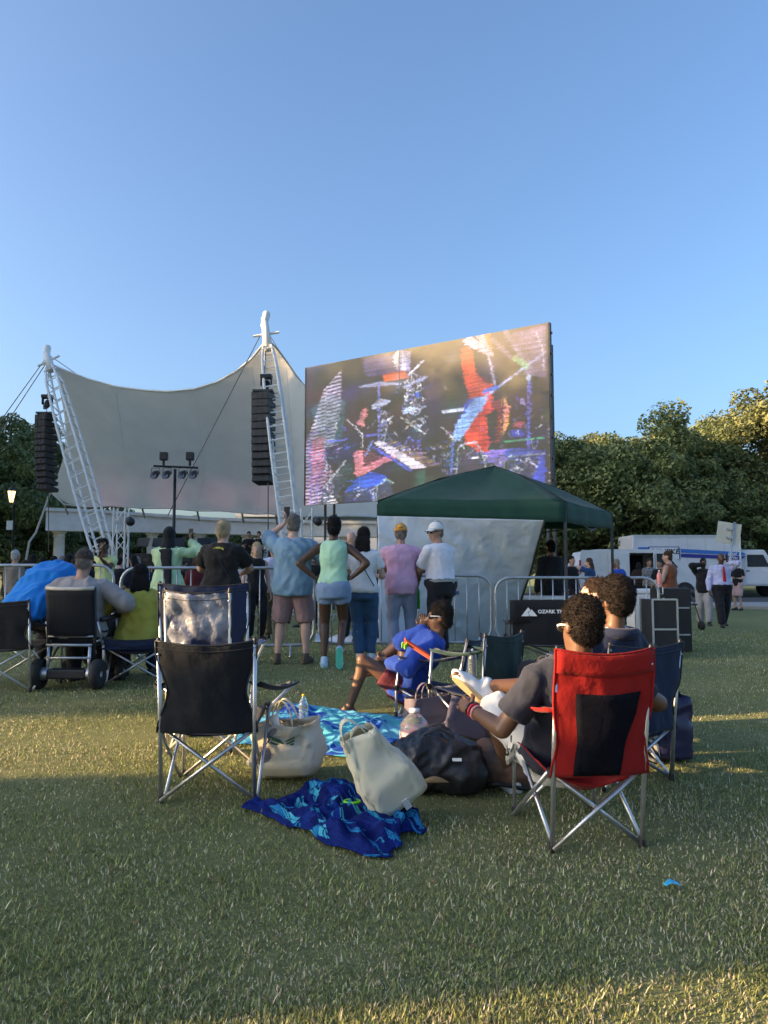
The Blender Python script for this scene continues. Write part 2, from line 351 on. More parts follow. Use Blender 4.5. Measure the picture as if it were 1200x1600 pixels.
cable('anchor_rope', 'thick pale anchor rope from canopy corner to the ground', [P(79, 768, 36.0), P(67, 802, 35), P(56, 832, 34), P(46, 846, 33), Vector((P(30, 890, 32).x, 32, .05))], .05, rope)

# ---- line arrays and moving heads
def line_array(label, pxl, pxr, py0, py1, Y, n, yaw):
    c = P((pxl + pxr) / 2, py0, Y); bz = P((pxl + pxr) / 2, py1, Y).z
    t = thing('line_array_speaker', label, 'speaker', (c.x, Y, bz), group='hanging line array speakers')
    h = (c.z - bz) / n; w = (pxr - pxl) / 1200 * Y * 1.0; o = (c.x, Y, bz)
    for k in range(n):
        z = c.z - h * (k + .5); tilt = -R(1.0 + 1.1 * k); off = .0045 * k * k * .6
        rt = Matrix.Rotation(yaw, 3, 'Z') @ Matrix.Rotation(tilt, 3, 'X')
        m = MB(); q = [Vector((-w / 2, -.32, -h * .49)), Vector((w / 2, -.32, -h * .49)), Vector((w / 2, .32, -h * .30)), Vector((-w / 2, .32, -h * .30)), Vector((-w / 2, -.32, h * .49)), Vector((w / 2, -.32, h * .49)), Vector((w / 2, .32, h * .30)), Vector((-w / 2, .32, h * .30))]
        m.add([Vector((c.x, Y + off, z)) + rt @ p for p in q], [(0, 3, 2, 1), (4, 5, 6, 7), (0, 1, 5, 4), (1, 2, 6, 5), (2, 3, 7, 6), (3, 0, 4, 7)])
        cab = m.build('cabinet', black, t, o, bevel=.012)
        m = MB()
        for s in (-1, 0, 1): m.box(Vector((c.x, Y + off, z)) + rt @ Vector((s * w * .3, -.325, 0)), (w * .25, .012, h * .8), rt)
        m.build('grille', M('speaker_grille', (.03, .031, .034), .6, .3, 60, .5, 200), cab, o)
    MB().box((c.x, Y, c.z + .06), (w * 1.05, .6, .07)).build('fly_frame', dsteel, t, o)
    return t, c
ta, ca = line_array('twelve-box black line array hanging beside the canopy peak mast', 397, 427, 615, 755, 27.6, 12, R(-14))
MB().tube([ca + Vector((0, 0, .05)), P(415, 548, 28.3)], .015, 5).build('chain', dsteel, ta, ta.location[:])
tb, cb = line_array('black line array hanging at the far canopy end before dark trees', 61, 84, 649, 767, 31.2, 12, R(-24))
MB().tube([cb + Vector((0, 0, .05)), P(76, 575, 32)], .015, 5).build('chain', dsteel, tb, tb.location[:])
cable('rigging_rope', 'thin black rope hanging below the line array by the screen', [P(419, 755, 27.6), P(419, 872, 27.0)], .02, dsteel, 'rope')
cable('rigging_rope', 'thin black rope hanging below the far line array', [P(76, 768, 31.2), P(76, 862, 31.2)], .018, dsteel, 'rope')
def moving_head(label, px, py, Y, flip=1, parent_pt=None, grp='moving head lights'):
    c = P(px, py, Y); t = thing('moving_head_light', label, 'stage light', c, group=grp); o = c[:]
    MB().box(c + Vector((0, 0, .22 * flip)), (.42, .34, .14)).build('base_box', black, t, o, bevel=.02)
    m = MB()
    for s in (-1, 1): m.box(c + Vector((s * .19, 0, .04 * flip)), (.05, .16, .30))
    m.build('yoke', black, t, o, bevel=.01)
    q = MB(); q.cap(c + Vector((0, .08, -.02)), c + Vector((0, -.1, -.2 * flip)), .14, .12); q.build('lamp_head', black, t, o, True)
    MB().lathe([(.1, 0), (.1, .02)], c + Vector((0, -.16, -.28 * flip)), 12, Matrix.Rotation(R(60), 3, 'X')).build('lens', M('lens_glass', (.05, .06, .09), .1, 0), t, o, True)
    return t
moving_head('black moving head light on the peak mast above the line array', 416, 598, 27.9)
moving_head('black moving head light on the far mast above the line array', 74, 628, 31.6)

# ---- colonnade behind the stage
stone = M('stucco_white', (.76, .74, .72), .75, .08, 2.0, .15, 25)
co = GX(300, 41); col = thing('colonnade', 'white curved colonnade with round columns behind the stage', 'colonnade', co)
Yb = lambda px: 40.5 + 3.0 * ((px - 340) / 300) ** 2 * -1 + 1.5
beam = [(72, 795, 829), (150, 798, 830), (240, 804, 832), (330, 810, 834), (420, 813, 836), (500, 815, 838), (600, 816, 839), (680, 816, 839)]
m = MB(); rg = []
for px, y0, y1 in beam:
    a = P(px, y0 + 3, Yb(px)); c = P(px, y1, Yb(px)); rg.append([Vector((a.x, a.y, c.z)), Vector((a.x, a.y + 1.1, c.z)), Vector((a.x, a.y + 1.1, a.z)), Vector((a.x, a.y, a.z))])
m.loft(rg); m.build('beam', stone, col, co)
m = MB(); m.loft([[p + Vector((0, -.12, 0)) if i in (0, 3) else p + Vector((0, .1, 0)) for i, p in enumerate([r[3] + Vector((0, 0, .001)), r[2] + Vector((0, 0, .001)), r[2] + Vector((0, 0, .16)), r[3] + Vector((0, 0, .16))])] for r in rg]); m.build('cornice', stone, col, co)
for px, py in ((93, 829), (165, 830), (238, 832), (312, 834), (386, 835), (462, 837), (540, 838), (620, 839)):
    p = P(px, py, Yb(px) + .55); h = p.z - co.z
    m = MB(); m.lathe([(.36, 0), (.36, .12), (.30, .2), (.285, h * .5), (.27, h - .35), (.30, h - .33), (.30, h - .28), (.27, h - .26), (.27, h - .18), (.36, h - .12), (.36, h)], (p.x, p.y, co.z), 20); m.build('column', stone, col, co, True)
# stage platform and low gear on it
so_ = GX(240, 29); st = thing('stage_platform', 'dark raised stage platform in front of the white colonnade', 'stage', so_)
for k in range(9):
    x0 = P(40, 880, 30).x + k * 1.95
    MB().box((x0 + .97, 33, 1.09), (1.93, 8, .12)).build('deck_panel', M('stage_deck', (.03, .03, .032), .7, .3, 4), st, so_)
    MB().box((x0 + .97, 29.2, .515), (1.93, .06, 1.02)).build('skirt_panel', blackcloth, st, so_)
pale = M('pale_roof', (.55, .57, .60), .7, .08, 1)
bl = GX(430, 62); hb = thing('pale_building', 'low pale building with flat roof behind the colonnade', 'building', bl)
a = P(378, 801, 62); c = P(700, 801, 62)
MB().box(((a.x + c.x) / 2, 64, a.z / 2 - .2), (c.x - a.x, 4, a.z - .4)).build('wall', M('pale_wall', (.42, .47, .55), .8, .1, .6), hb, bl)
MB().box(((a.x + c.x) / 2, 63.8, a.z - .2), (c.x - a.x + .8, 5.2, .35)).build('roof', pale, hb, bl)
for k in range(7):
    x = a.x + 1.2 + k * 2.4
    w = MB().box((x, 61.95, 2.5), (1.2, .1, 1.3)).build('window', whitepaint, hb, bl); MB().box((x, 61.88, 2.5), (1.0, .06, 1.1)).build('pane', M('dark_pane', (.05, .07, .09), .15, .2, 1), w, bl)

# ---- LED screen
SF = .80; sA = P(477, 790, 32 * SF); sB3 = P(856, 503, 26.1 * SF); sz0 = sA.z; sz1 = (P(478, 575, 32 * SF).z + sB3.z) / 2
A2 = Vector((sA.x, 32 * SF, 0)); B2 = Vector((sB3.x, 26.1 * SF, 0)); sx = (B2 - A2); SW = sx.length; sx.normalize(); sn = Vector((sx.y, -sx.x, 0)); SH = sz1 - sz0
def suv(px, py):
    d = ray(px, py); t = (A2 - Vector((0, 0, 0))).dot(sn) / Vector((d.x, d.y, 0)).dot(sn); p = d * t
    return ((Vector((p.x, p.y, 0)) - A2).dot(sx) / SW, (p.z + CAM_H - sz0) / SH)
NU, NVV = 360, 198
U, V_ = np.meshgrid((np.arange(NU) + .5) / NU, (np.arange(NVV) + .5) / NVV)
IMG = np.zeros((NVV, NU, 3))
lin = lambda h: np.array([((int(h[i:i + 2], 16) / 255 + .055) / 1.055) ** 2.4 if int(h[i:i + 2], 16) > 10 else int(h[i:i + 2], 16) / 3294 for i in (0, 2, 4)])
def inpoly(pts):
    q = [suv(*p) for p in pts]; r = np.zeros(U.shape, bool); j = len(q) - 1
    for i in range(len(q)):
        (xi, yi), (xj, yj) = q[i], q[j]
        r ^= ((yi > V_) != (yj > V_)) & (U < (xj - xi) * (V_ - yi) / (yj - yi + 1e-12) + xi); j = i
    return r
def paint(mask, colr, a=1.0): IMG[mask] = IMG[mask] * (1 - a) + lin(colr) * a
def poly(pts, colr, a=1.0): paint(inpoly(pts), colr, a)
def line(pts, w, colr, a=1.0):
    for p, q in zip(pts[:-1], pts[1:]):
        (x0, y0), (x1, y1) = suv(*p), suv(*q); ax, ay = U * SW, V_ * SH; x0 *= SW; x1 *= SW; y0 *= SH; y1 *= SH
        t = np.clip(((ax - x0) * (x1 - x0) + (ay - y0) * (y1 - y0)) / ((x1 - x0) ** 2 + (y1 - y0) ** 2 + 1e-9), 0, 1)
        paint(np.hypot(ax - x0 - t * (x1 - x0), ay - y0 - t * (y1 - y0)) < max(w * .62, .011), colr, a)
def oval(px, py, rx, ry, colr, a=1.0, ring=0):
    pts = [(px + rx * math.cos(k * .35), py + ry * math.sin(k * .35)) for k in range(18)]
    if ring: line(pts + pts[:1], ring, colr, a)
    else: poly(pts, colr, a)
def strips(pts, colr, a, period=4, seed=0):
    m = inpoly(pts); rows = np.arange(NVV)[:, None] + 0 * U
    jit = (np.floor(U * NU / 9 + seed) * 7919 % 3); paint(m & (((rows + jit) % period) < period / 2), colr, a)
IMG[:] = lin('1c1c20')
strips([(477, 700), (505, 610), (534, 577), (532, 640), (520, 700), (500, 790), (477, 790)], 'd8cbe8', .75, 5)
poly([(477, 680), (500, 665), (512, 720), (498, 760), (477, 770)], '34355c', .5); poly([(486, 640), (515, 612), (540, 628), (534, 690), (508, 710)], '2c6a78', .45)
strips([(488, 690), (508, 680), (505, 745), (484, 760)], 'e0708a', .7, 4); strips([(476, 745), (520, 735), (516, 792), (476, 792)], 'c99ab8', .55, 5)
poly([(537, 705), (560, 650), (563, 640), (566, 632), (560, 700), (548, 735)], '131318'); poly([(508, 700), (545, 690), (552, 725), (512, 728)], '121216')
poly([(568, 560), (640, 548), (642, 580), (580, 590), (570, 585)], '6d5a96', .5); poly([(613, 555), (626, 547), (642, 549), (640, 580), (622, 578)], 'a8a0d0', .8); poly([(617, 552), (623, 546), (622, 578), (616, 568)], 'f2f0f8'); poly([(628, 546), (635, 560), (634, 580), (628, 577)], 'd8dcf4')
poly([(598, 585), (632, 578), (640, 590), (600, 596)], 'e0602c', .9); line([(562, 605), (590, 599), (626, 600)], .05, 'a7a9c8', .9); poly([(558, 606), (592, 596), (627, 600), (590, 604)], '8f93b8', .8)
line([(592, 597), (592, 690)], .06, '6a74c0', .9); poly([(580, 634), (595, 623), (611, 626), (600, 634), (582, 640)], 'b9bfe2'); line([(624, 550), (625, 680)], .035, '0c0c10')
for px, py in ((592, 650), (596, 665), (598, 680), (590, 640), (594, 672)): oval(px, py, 3, 2.4, '8088d8', .8)
for k in range(60):
    px, py = 632 + random.random() * 30, 585 + random.random() * 65; line([(px, py), (px + random.uniform(-5, 5), py + random.uniform(-5, 5))], .025, random.choice(['dfe3f5', '8a92c0', '4d63d8', 'ffffff']), .9)
oval(651, 617, 4, 4, '2f6bea'); oval(648, 640, 9, 8, 'aab2d8', .9, .03); oval(655, 660, 6, 6, 'c4c8e2', .9, .03)
line([(638, 586), (662, 564)], .05, 'd9d7e8'); line([(632, 605), (663, 590)], .08, 'a7b6e8'); poly([(628, 640), (640, 635), (652, 640), (630, 648)], 'aac0e0'); line([(626, 652), (664, 678)], .04, 'b8b8b8'); line([(632, 672), (650, 655)], .04, 'c2b0a0')
poly([(551, 700), (560, 640), (572, 655), (577, 700), (570, 735), (552, 742)], '15161c')
poly([(562, 641), (569, 635), (573, 640), (571, 655), (564, 657)], 'd87f88'); poly([(556, 661), (564, 652), (570, 660), (566, 668)], 'd0848c'); poly([(553, 630), (565, 622), (573, 634), (562, 646), (555, 650)], '1c1410')
poly([(553, 706), (567, 703), (568, 730), (558, 745), (555, 742)], 'd8828c'); poly([(562, 733), (600, 714), (626, 707), (625, 714), (600, 724), (570, 741), (558, 745)], 'dc8692'); strips([(553, 706), (568, 703), (600, 714), (626, 707), (600, 724), (558, 745)], 'a04a68', .6, 4)
poly([(538, 770), (556, 748), (582, 737), (606, 745), (598, 757), (560, 768)], '2a5fe0'); strips([(538, 770), (556, 748), (582, 737), (606, 745), (560, 768)], '1c38b0', .8, 5)
poly([(505, 760), (545, 722), (552, 735), (520, 785), (500, 790)], '27404c', .8); line([(504, 765), (540, 720)], .05, 'b2bcc8', .8); line([(498, 705), (516, 730), (520, 770)], .03, '8a8fb0', .8); oval(503, 780, 9, 10, '90a0b8', .8, .03); oval(505, 778, 14, 13, '6a6a90', .7, .03)
line([(485, 690), (487, 790)], .05, '5a62b8', .8); line([(495, 720), (495, 790)], .05, '7a6ab8', .7); line([(512, 690), (535, 688)], .05, '5a66c8', .9); line([(541, 655), (566, 678), (567, 700)], .025, 'c8ccd8', .9)
poly([(584, 692), (598, 688), (668, 730), (645, 733)], 'e8dcec'); poly([(584, 696), (645, 735), (640, 737), (582, 699)], '4a52c0'); poly([(598, 689), (610, 683), (700, 728), (668, 730)], '24242a')
for k in range(16):
    t = k / 16; line([(600 + 66 * t, 690 + 38 * t), (610 + 80 * t, 685 + 42 * t)], .03, ['6c6cb4', '8a7a70', 'a88a6a'][k % 3], .8)
strips([(640, 702), (690, 726), (668, 731), (625, 705)], '8a6a50', .6, 3); poly([(648, 738), (664, 733), (664, 762), (648, 768)], '28584c', .7); poly([(536, 770), (598, 756), (598, 792), (540, 792)], '242c66', .8); poly([(588, 775), (592, 757), (604, 751), (612, 760), (620, 790), (590, 792)], '23405a', .7); line([(588, 792), (589, 760), (603, 748), (612, 755)], .04, 'a8c8c0', .9); line([(560, 790), (585, 786), (583, 770)], .05, 'b4bcf0'); strips([(518, 770), (532, 792), (512, 792)], 'f0eef4', .9, 5)
line([(572, 712), (582, 690)], .05, '6a90d8', .8); line([(574, 680), (590, 678)], .06, '5860c8', .8); line([(600, 690), (606, 660), (614, 650)], .04, '9aa0b8', .8)
# bass player
poly([(722, 533), (735, 525), (772, 550), (771, 558), (740, 545)], 'f0b8cc'); strips([(722, 533), (735, 525), (772, 550), (771, 558), (740, 545)], 'a86c84', .6, 4)
poly([(755, 522), (766, 519), (769, 545), (760, 545)], 'e8642c'); poly([(742, 524), (754, 521), (768, 548), (760, 545)], 'a0a0b0', .8)
poly([(721, 545), (732, 540), (740, 552), (742, 580), (758, 598), (770, 600), (766, 640), (752, 690), (742, 700), (732, 680), (735, 640), (733, 620), (726, 595), (721, 570)], 'e04a26'); strips([(721, 570), (770, 595), (766, 640), (733, 620)], '9a2a20', .7, 4)
poly([(732, 640), (768, 630), (766, 690), (762, 706), (745, 706), (727, 690)], 'd23a2a'); strips([(740, 640), (786, 620), (790, 650), (780, 690), (750, 700)], 'a8221e', .6, 4); poly([(784, 615), (790, 622), (796, 640), (794, 665), (786, 682), (783, 660)], 'b88a3a'); strips([(784, 620), (796, 640), (786, 682)], 'c84a90', .7, 5)
poly([(760, 648), (778, 640), (776, 690), (764, 690)], '16161a')
poly([(738, 622), (758, 618), (760, 628), (718, 690), (708, 682), (712, 664)], '88aee8'); poly([(728, 626), (742, 620), (712, 664), (708, 676)], '2a44a8'); strips([(738, 622), (758, 618), (718, 690), (708, 682)], '6a90d8', .8, 4)
line([(752, 624), (782, 602), (822, 572), (852, 550)], .05, '9ea6d8'); line([(756, 612), (776, 605)], .09, '3c66d0'); line([(761, 545), (773, 600)], .06, 'b8b0d0', .9)
poly([(690, 642), (726, 637), (724, 642), (692, 646)], 'c4c8dc'); line([(691, 668), (712, 688)], .035, 'a8a8a8'); line([(708, 690), (705, 740)], .06, '5274d8'); line([(713, 745), (716, 700), (726, 694), (744, 690), (752, 705), (760, 735)], .035, 'a8b0c0'); poly([(716, 704), (742, 698), (756, 736), (716, 742)], '26263a')
line([(786, 615), (784, 730)], .05, '30303c'); line([(826, 590), (826, 705)], .06, '5058b8'); oval(826, 590, 4, 5, '9098b8'); oval(816, 628, 4, 6, '9a88c8', .8); oval(812, 663, 9, 5, '9a4048', .8)
poly([(770, 708), (800, 700), (845, 702), (850, 715), (790, 722)], '3a4ab0', .8); line([(790, 690), (850, 684)], .05, '48a880', .8); poly([(755, 706), (790, 702), (785, 730), (762, 722)], '8a6ad0', .8); poly([(790, 720), (850, 706), (852, 755), (800, 750)], '1e2450', .9); poly([(840, 720), (852, 700), (853, 755), (832, 752)], '3448c0', .8); oval(804, 736, 5, 5, '9aa0a8', .8, .03); line([(795, 714), (850, 709)], .03, 'c8ccd8', .8); poly([(800, 672), (818, 670), (818, 682), (800, 684)], '3038a8', .8)
poly([(800, 520), (852, 508), (853, 590), (820, 585), (806, 545)], '9a80a8', .5); line([(790, 518), (808, 545), (822, 575)], .12, '8a80a0', .5); line([(805, 560), (822, 572)], .14, '88c890', .6); line([(770, 530), (800, 560)], .1, 'a08ab0', .4); line([(838, 520), (848, 545), (850, 580)], .03, 'd0c8dc', .6)
for k in range(26):
    px, py = 690 + random.random() * 160, 600 + random.random() * 140; line([(px, py), (px + random.uniform(-3, 3), py + random.uniform(2, 6))], .02, random.choice(['5058c8', '8a90c8', '707890']), .6)
for k in range(520):
    cx_, cy_, rx_, ry_ = random.choice([(505, 765, 26, 26), (645, 625, 20, 40), (600, 660, 14, 30), (560, 770, 40, 20), (825, 680, 26, 50), (700, 715, 16, 26), (530, 700, 40, 40), (760, 715, 30, 14), (800, 720, 45, 10), (650, 700, 30, 20)])
    px, py = random.gauss(cx_, rx_ * .55), random.gauss(cy_, ry_ * .55); an = random.choice([0, 1.57, .6, -.6, 1.2]) + random.gauss(0, .2); L_ = random.uniform(2, 11)
    line([(px, py), (px + L_ * math.cos(an), py + L_ * math.sin(an))], random.uniform(.012, .03), random.choice(['dfe3f5', '8a92c0', '4d63d8', '2c3a88', '5a4a90', '9a7a90', '3a6a78', '101014', '101014', '706878']), .85)
def lowf(n1, n2):
    a = RNG.random((n1 + 1, n2 + 1)); yi = np.linspace(0, n1 - 1e-6, NVV); xi = np.linspace(0, n2 - 1e-6, NU); y0 = yi.astype(int); x0 = xi.astype(int); fy = (yi - y0)[:, None]; fx = (xi - x0)[None]; fy = fy * fy * (3 - 2 * fy); fx = fx * fx * (3 - 2 * fx)
    return a[y0][:, x0] * (1 - fy) * (1 - fx) + a[y0 + 1][:, x0] * fy * (1 - fx) + a[y0][:, x0 + 1] * (1 - fy) * fx + a[y0 + 1][:, x0 + 1] * fy * fx
IMG += (np.stack([lowf(9, 14), lowf(9, 14), lowf(9, 14)], 2) ** 3) * np.array([.035, .03, .09])
IMG *= (.55 + .85 * lowf(16, 26))[..., None] * (.7 + .6 * lowf(60, 90))[..., None]
for r_ in range(NVV):
    if RNG.random() < .35: IMG[r_] = np.roll(IMG[r_], int(RNG.integers(-3, 4)), 0)
IMG = .5 * IMG + .125 * (np.roll(IMG, 1, 1) + np.roll(IMG, -1, 1) + np.roll(IMG, 1, 0) + np.roll(IMG, -1, 0))
IMG *= (1 + .10 * RNG.standard_normal((NVV, 1, 1))) * (1 + .16 * RNG.standard_normal((NVV, NU, 1))) * (.82 + .3 * ((np.arange(NVV) // 2) % 3 > 0))[:, None, None]; IMG[np.arange(NVV) % (NVV // 7) == 0] *= .72; IMG[:, np.arange(NU) % (NU // 12) == 0] *= .72; IMG = np.clip(IMG, 0, 1)
so2 = Vector((*(A2 + B2).xy / 2, gz(1, 29)))
scr = thing('video_screen', 'large video screen showing a keyboard player and upright bass', 'screen', so2)
corner = Vector((A2.x, A2.y, sz0)) - so2
vv = [corner + sx * (SW * i / NU) + Vector((0, 0, SH * j / NVV)) for j in range(NVV + 1) for i in range(NU + 1)]
me = bpy.data.meshes.new('display'); me.from_pydata(vv, [], [(j * (NU + 1) + i, j * (NU + 1) + i + 1, (j + 1) * (NU + 1) + i + 1, (j + 1) * (NU + 1) + i) for j in range(NVV) for i in range(NU)])
at_ = me.attributes.new('picture', 'FLOAT_COLOR', 'FACE'); at_.data.foreach_set('color', np.concatenate([IMG, np.ones((NVV, NU, 1))], 2).ravel())
m = bpy.data.materials.new('led_display'); m.use_nodes = True; n = m.node_tree; b = n.nodes['Principled BSDF']; a = n.nodes.new('ShaderNodeAttribute'); a.attribute_name = 'picture'
b.inputs['Base Color'].default_value = (.115, .098, .066, 1); b.inputs['Roughness'].default_value = .6; n.links.new(a.outputs[0], b.inputs['Emission Color']); b.inputs['Emission Strength'].default_value = .40
me.materials.append(m); link('display', me, scr)
fr = Matrix((sx, -sn, Vector((0, 0, 1)))).transposed()
mid = A2.lerp(B2, .5)
npx, npz = 12, 7
for i in range(npx):
    for j in range(npz):
        c = A2 + sx * (SW * (i + .5) / npx) - sn * .07 + Vector((0, 0, sz0 + SH * (j + .5) / npz))
        if j == 0 and i == 0: cabm = MB().box((0, 0, 0), (SW / npx - .006, .10, SH / npz - .006), fr).build('panel_back', dsteel, scr); cabm.location = c - so2
        else:
            q = cabm.copy(); COL.objects.link(q); q.parent = scr; q.location = c - so2
for e, s in ((A2, -1), (B2, 1)):
    MB().box(e + sx * s * .025 - sn * .06 + Vector((0, 0, sz0 + SH / 2)), (.05, .14, SH), fr).build('side_edge', black, scr, so2)
for k in range(8): MB().box(B2 + sx * .07 - sn * .06 + Vector((0, 0, sz0 + SH * (k + .5) / 8)), (.05, .06, .06), fr).build('side_latch', black, scr, so2)
for t in (.04, .35, .65, .96):
    for s in (-.25, .25):
        p = A2 + sx * SW * t - sn * (.9 + s)
        MB().tube([(p.x, p.y, 0.0), (p.x, p.y, sz1 - .3)], .05, 6).build('support_post', dsteel, scr, so2)

# ---- trees
def leaf_mat(name, c0, c1):
    m = bpy.data.materials.new(name); m.use_nodes = True; n = m.node_tree; b = n.nodes['Principled BSDF']; b.inputs['Roughness'].default_value = .55; b.inputs['Specular IOR Level'].default_value = .3
    a = n.nodes.new('ShaderNodeAttribute'); a.attribute_name = 'tint'; r = n.nodes.new('ShaderNodeValToRGB'); r.color_ramp.elements[0].color = (*c0, 1); r.color_ramp.elements[1].color = (*c1, 1)
    n.links.new(a.outputs[2], r.inputs[0]); n.links.new(r.outputs[0], b.inputs[0]); tr = n.nodes.new('ShaderNodeBsdfTranslucent'); mx = n.nodes.new('ShaderNodeMixShader'); mx.inputs[0].default_value = .25
    n.links.new(r.outputs[0], tr.inputs[0]); n.links.new(b.outputs[0], mx.inputs[1]); n.links.new(tr.outputs[0], mx.inputs[2]); n.links.new(mx.outputs[0], n.nodes['Material Output'].inputs[0]); return m
leafA = leaf_mat('oak_leaf', (.06, .082, .026), (.28, .285, .115)); leafB = leaf_mat('dark_leaf', (.068, .100, .036), (.22, .26, .095)); bark = M('bark', (.10, .085, .07), .9, .3, 6, .8, 25)
def tree_kind(seed, R0, H, zc, nclump, nleaf, lsize, leaf, limbs=9):
    rg = np.random.default_rng(seed); C = []
    for k in range(nclump):
        th = rg.uniform(0, 2 * np.pi); ph = np.arcsin(rg.uniform(-.75, 1)); rr = rg.uniform(.45, 1.0) ** .6 * (1 + .22 * np.sin(3 * th + seed) + .12 * np.sin(7 * th + 2 * ph))
        C.append((R0 * rr * np.cos(ph) * np.cos(th), R0 * rr * np.cos(ph) * np.sin(th), zc + (H - zc) * rr * np.sin(ph) * (1 if ph > 0 else .75), rg.uniform(.55, 1.25) * R0 * .22))
    Vs = []; Ts = []
    for (x, y, z, r) in C:
        q = rg.standard_normal((nleaf, 3)); q /= np.linalg.norm(q, axis=1)[:, None]; q *= rg.uniform(.35, 1.05, (nleaf, 1)) ** .5
        pos = np.array([x, y, z]) + q * np.array([r, r, r * .72]); s = lsize * rg.uniform(.55, 1.3, nleaf)
        nrm = q + rg.standard_normal((nleaf, 3)) * .6 + np.array([0, 0, .5]); nrm /= np.linalg.norm(nrm, axis=1)[:, None]
        t = np.cross(nrm, rg.standard_normal((nleaf, 3))); t /= np.linalg.norm(t, axis=1)[:, None]; bt = np.cross(nrm, t)
        Vs.append(np.stack([pos - t * s[:, None], pos + bt * s[:, None] * .5, pos + t * s[:, None], pos - bt * s[:, None] * .5], 1)); base = rg.uniform(.2, .8)
        Ts.append(np.clip(base + rg.normal(0, .22, nleaf), 0, 1))
    Vs = np.concatenate(Vs); n = len(Vs); me = bpy.data.meshes.new('crown'); me.from_pydata(Vs.reshape(-1, 3).tolist(), [], np.arange(n * 4).reshape(-1, 4).tolist())
    T_ = np.repeat(np.concatenate(Ts), 4); at = me.attributes.new('tint', 'FLOAT', 'POINT'); at.data.foreach_set('value', T_); me.materials.append(leaf)
    b = MB(); h0 = zc * .45; b.tube([(0, 0, -.3), (.03, 0, .4), (.1, .05, h0), (.05, .1, zc)], [R0 * .10, R0 * .075, R0 * .06, R0 * .035], 9)
    for k in range(limbs):
        c = C[int(rg.integers(len(C)))]; e = Vector(c[:3]); st_ = Vector((.08, .05, h0 + rg.uniform(-.3, .5) * h0)); mid_ = st_.lerp(e, .5) + Vector((0, 0, -.2 + rg.uniform(0, .5)))
        b.tube([st_, mid_, e], [R0 * .038, R0 * .022, R0 * .008], 6)
    tm = b.build('trunk', bark, None, None, True); md_ = tm.data; bpy.data.objects.remove(tm)
    return me, md_
KA = [tree_kind(11, 5.2, 11.5, 6.0, 150, 300, .135, leafA), tree_kind(12, 6.2, 12.5, 6.8, 170, 300, .14, leafA)]
KB = [tree_kind(21, 4.6, 9.5, 4.6, 140, 300, .13, leafB), tree_kind(22, 4.2, 8.0, 4.0, 130, 280, .125, leafB)]
def tree(kind, x, y, s, rz, label, group, name='oak_tree', sz=1.0):
    t = thing(name, label, 'tree', (x, y, gz(x, y)), rz, group); t.scale = (s, s, s * sz)
    link('crown', kind[0], t); link('trunk', kind[1], t); return t
def treepx(kind, px, Y, topy, rz, label, group, name='oak_tree', wide=1.0):
    p = P(px, topy, Y); H = {id(KA[0]): 11.5, id(KA[1]): 12.5, id(KB[0]): 9.5, id(KB[1]): 8.0}[id(kind)]; s = (p.z - .05) / (H * 1.06)
    t = tree(kind, p.x, Y, s, rz, label, group, name); t.scale = (s * wide, s * wide, s); return t
gr = 'trees behind the trucks'
treepx(KB[0], 872, 46, 668, .3, 'dark green tree right next to the screen edge', gr)
treepx(KB[1], 960, 44, 668, 1.2, 'dark bushy tree over the white van roof', gr)
treepx(KB[0], 1035, 46, 650, 2.6, 'round green tree behind the rental truck rear', gr)
treepx(KA[1], 1085, 52, 642, 4.4, 'tall sunlit oak rising behind the middle of the rental truck', gr, wide=1.05)
treepx(KA[0], 1215, 50, 602, .9, 'tallest sunlit oak at the edge behind the truck cab', gr, wide=1.15)
treepx(KB[1], 1120, 44.5, 726, 3.3, 'low dark tree just above the truck box', gr)
treepx(KB[1], 1230, 45, 715, 5.0, 'low dark tree above the truck cab', gr)
treepx(KA[0], 915, 55, 672, 5.5, 'pale topped tree beyond the green tree by the screen', gr)
treepx(KA[1], 1330, 56, 600, 2.0, 'broad oak beyond the truck cab', gr)
gl = 'dark trees behind the stage'
treepx(KB[0], -5, 47, 628, 1.0, 'tall dark tree behind the lit lamp post', gl)
treepx(KB[1], -70, 42, 660, 2.2, 'dark tree beyond the far speaker array', gl)
treepx(KB[1], 45, 44.5, 760, 4.0, 'small green tree between lamp post and colonnade', gl)
treepx(KB[0], 85, 52, 668, .2, 'dark tree behind the far canopy corner', gl)
treepx(KB[1], 135, 48, 790, .7, 'low green tree seen behind the first two columns', gl)
treepx(KB[1], 205, 49, 790, 2.9, 'low green tree seen behind the second and third columns', gl)
treepx(KB[1], 280, 50, 796, 5.2, 'low green tree seen behind the third and fourth columns', gl)
treepx(KB[1], 350, 52, 803, 1.9, 'low green tree seen behind the fourth column', gl)
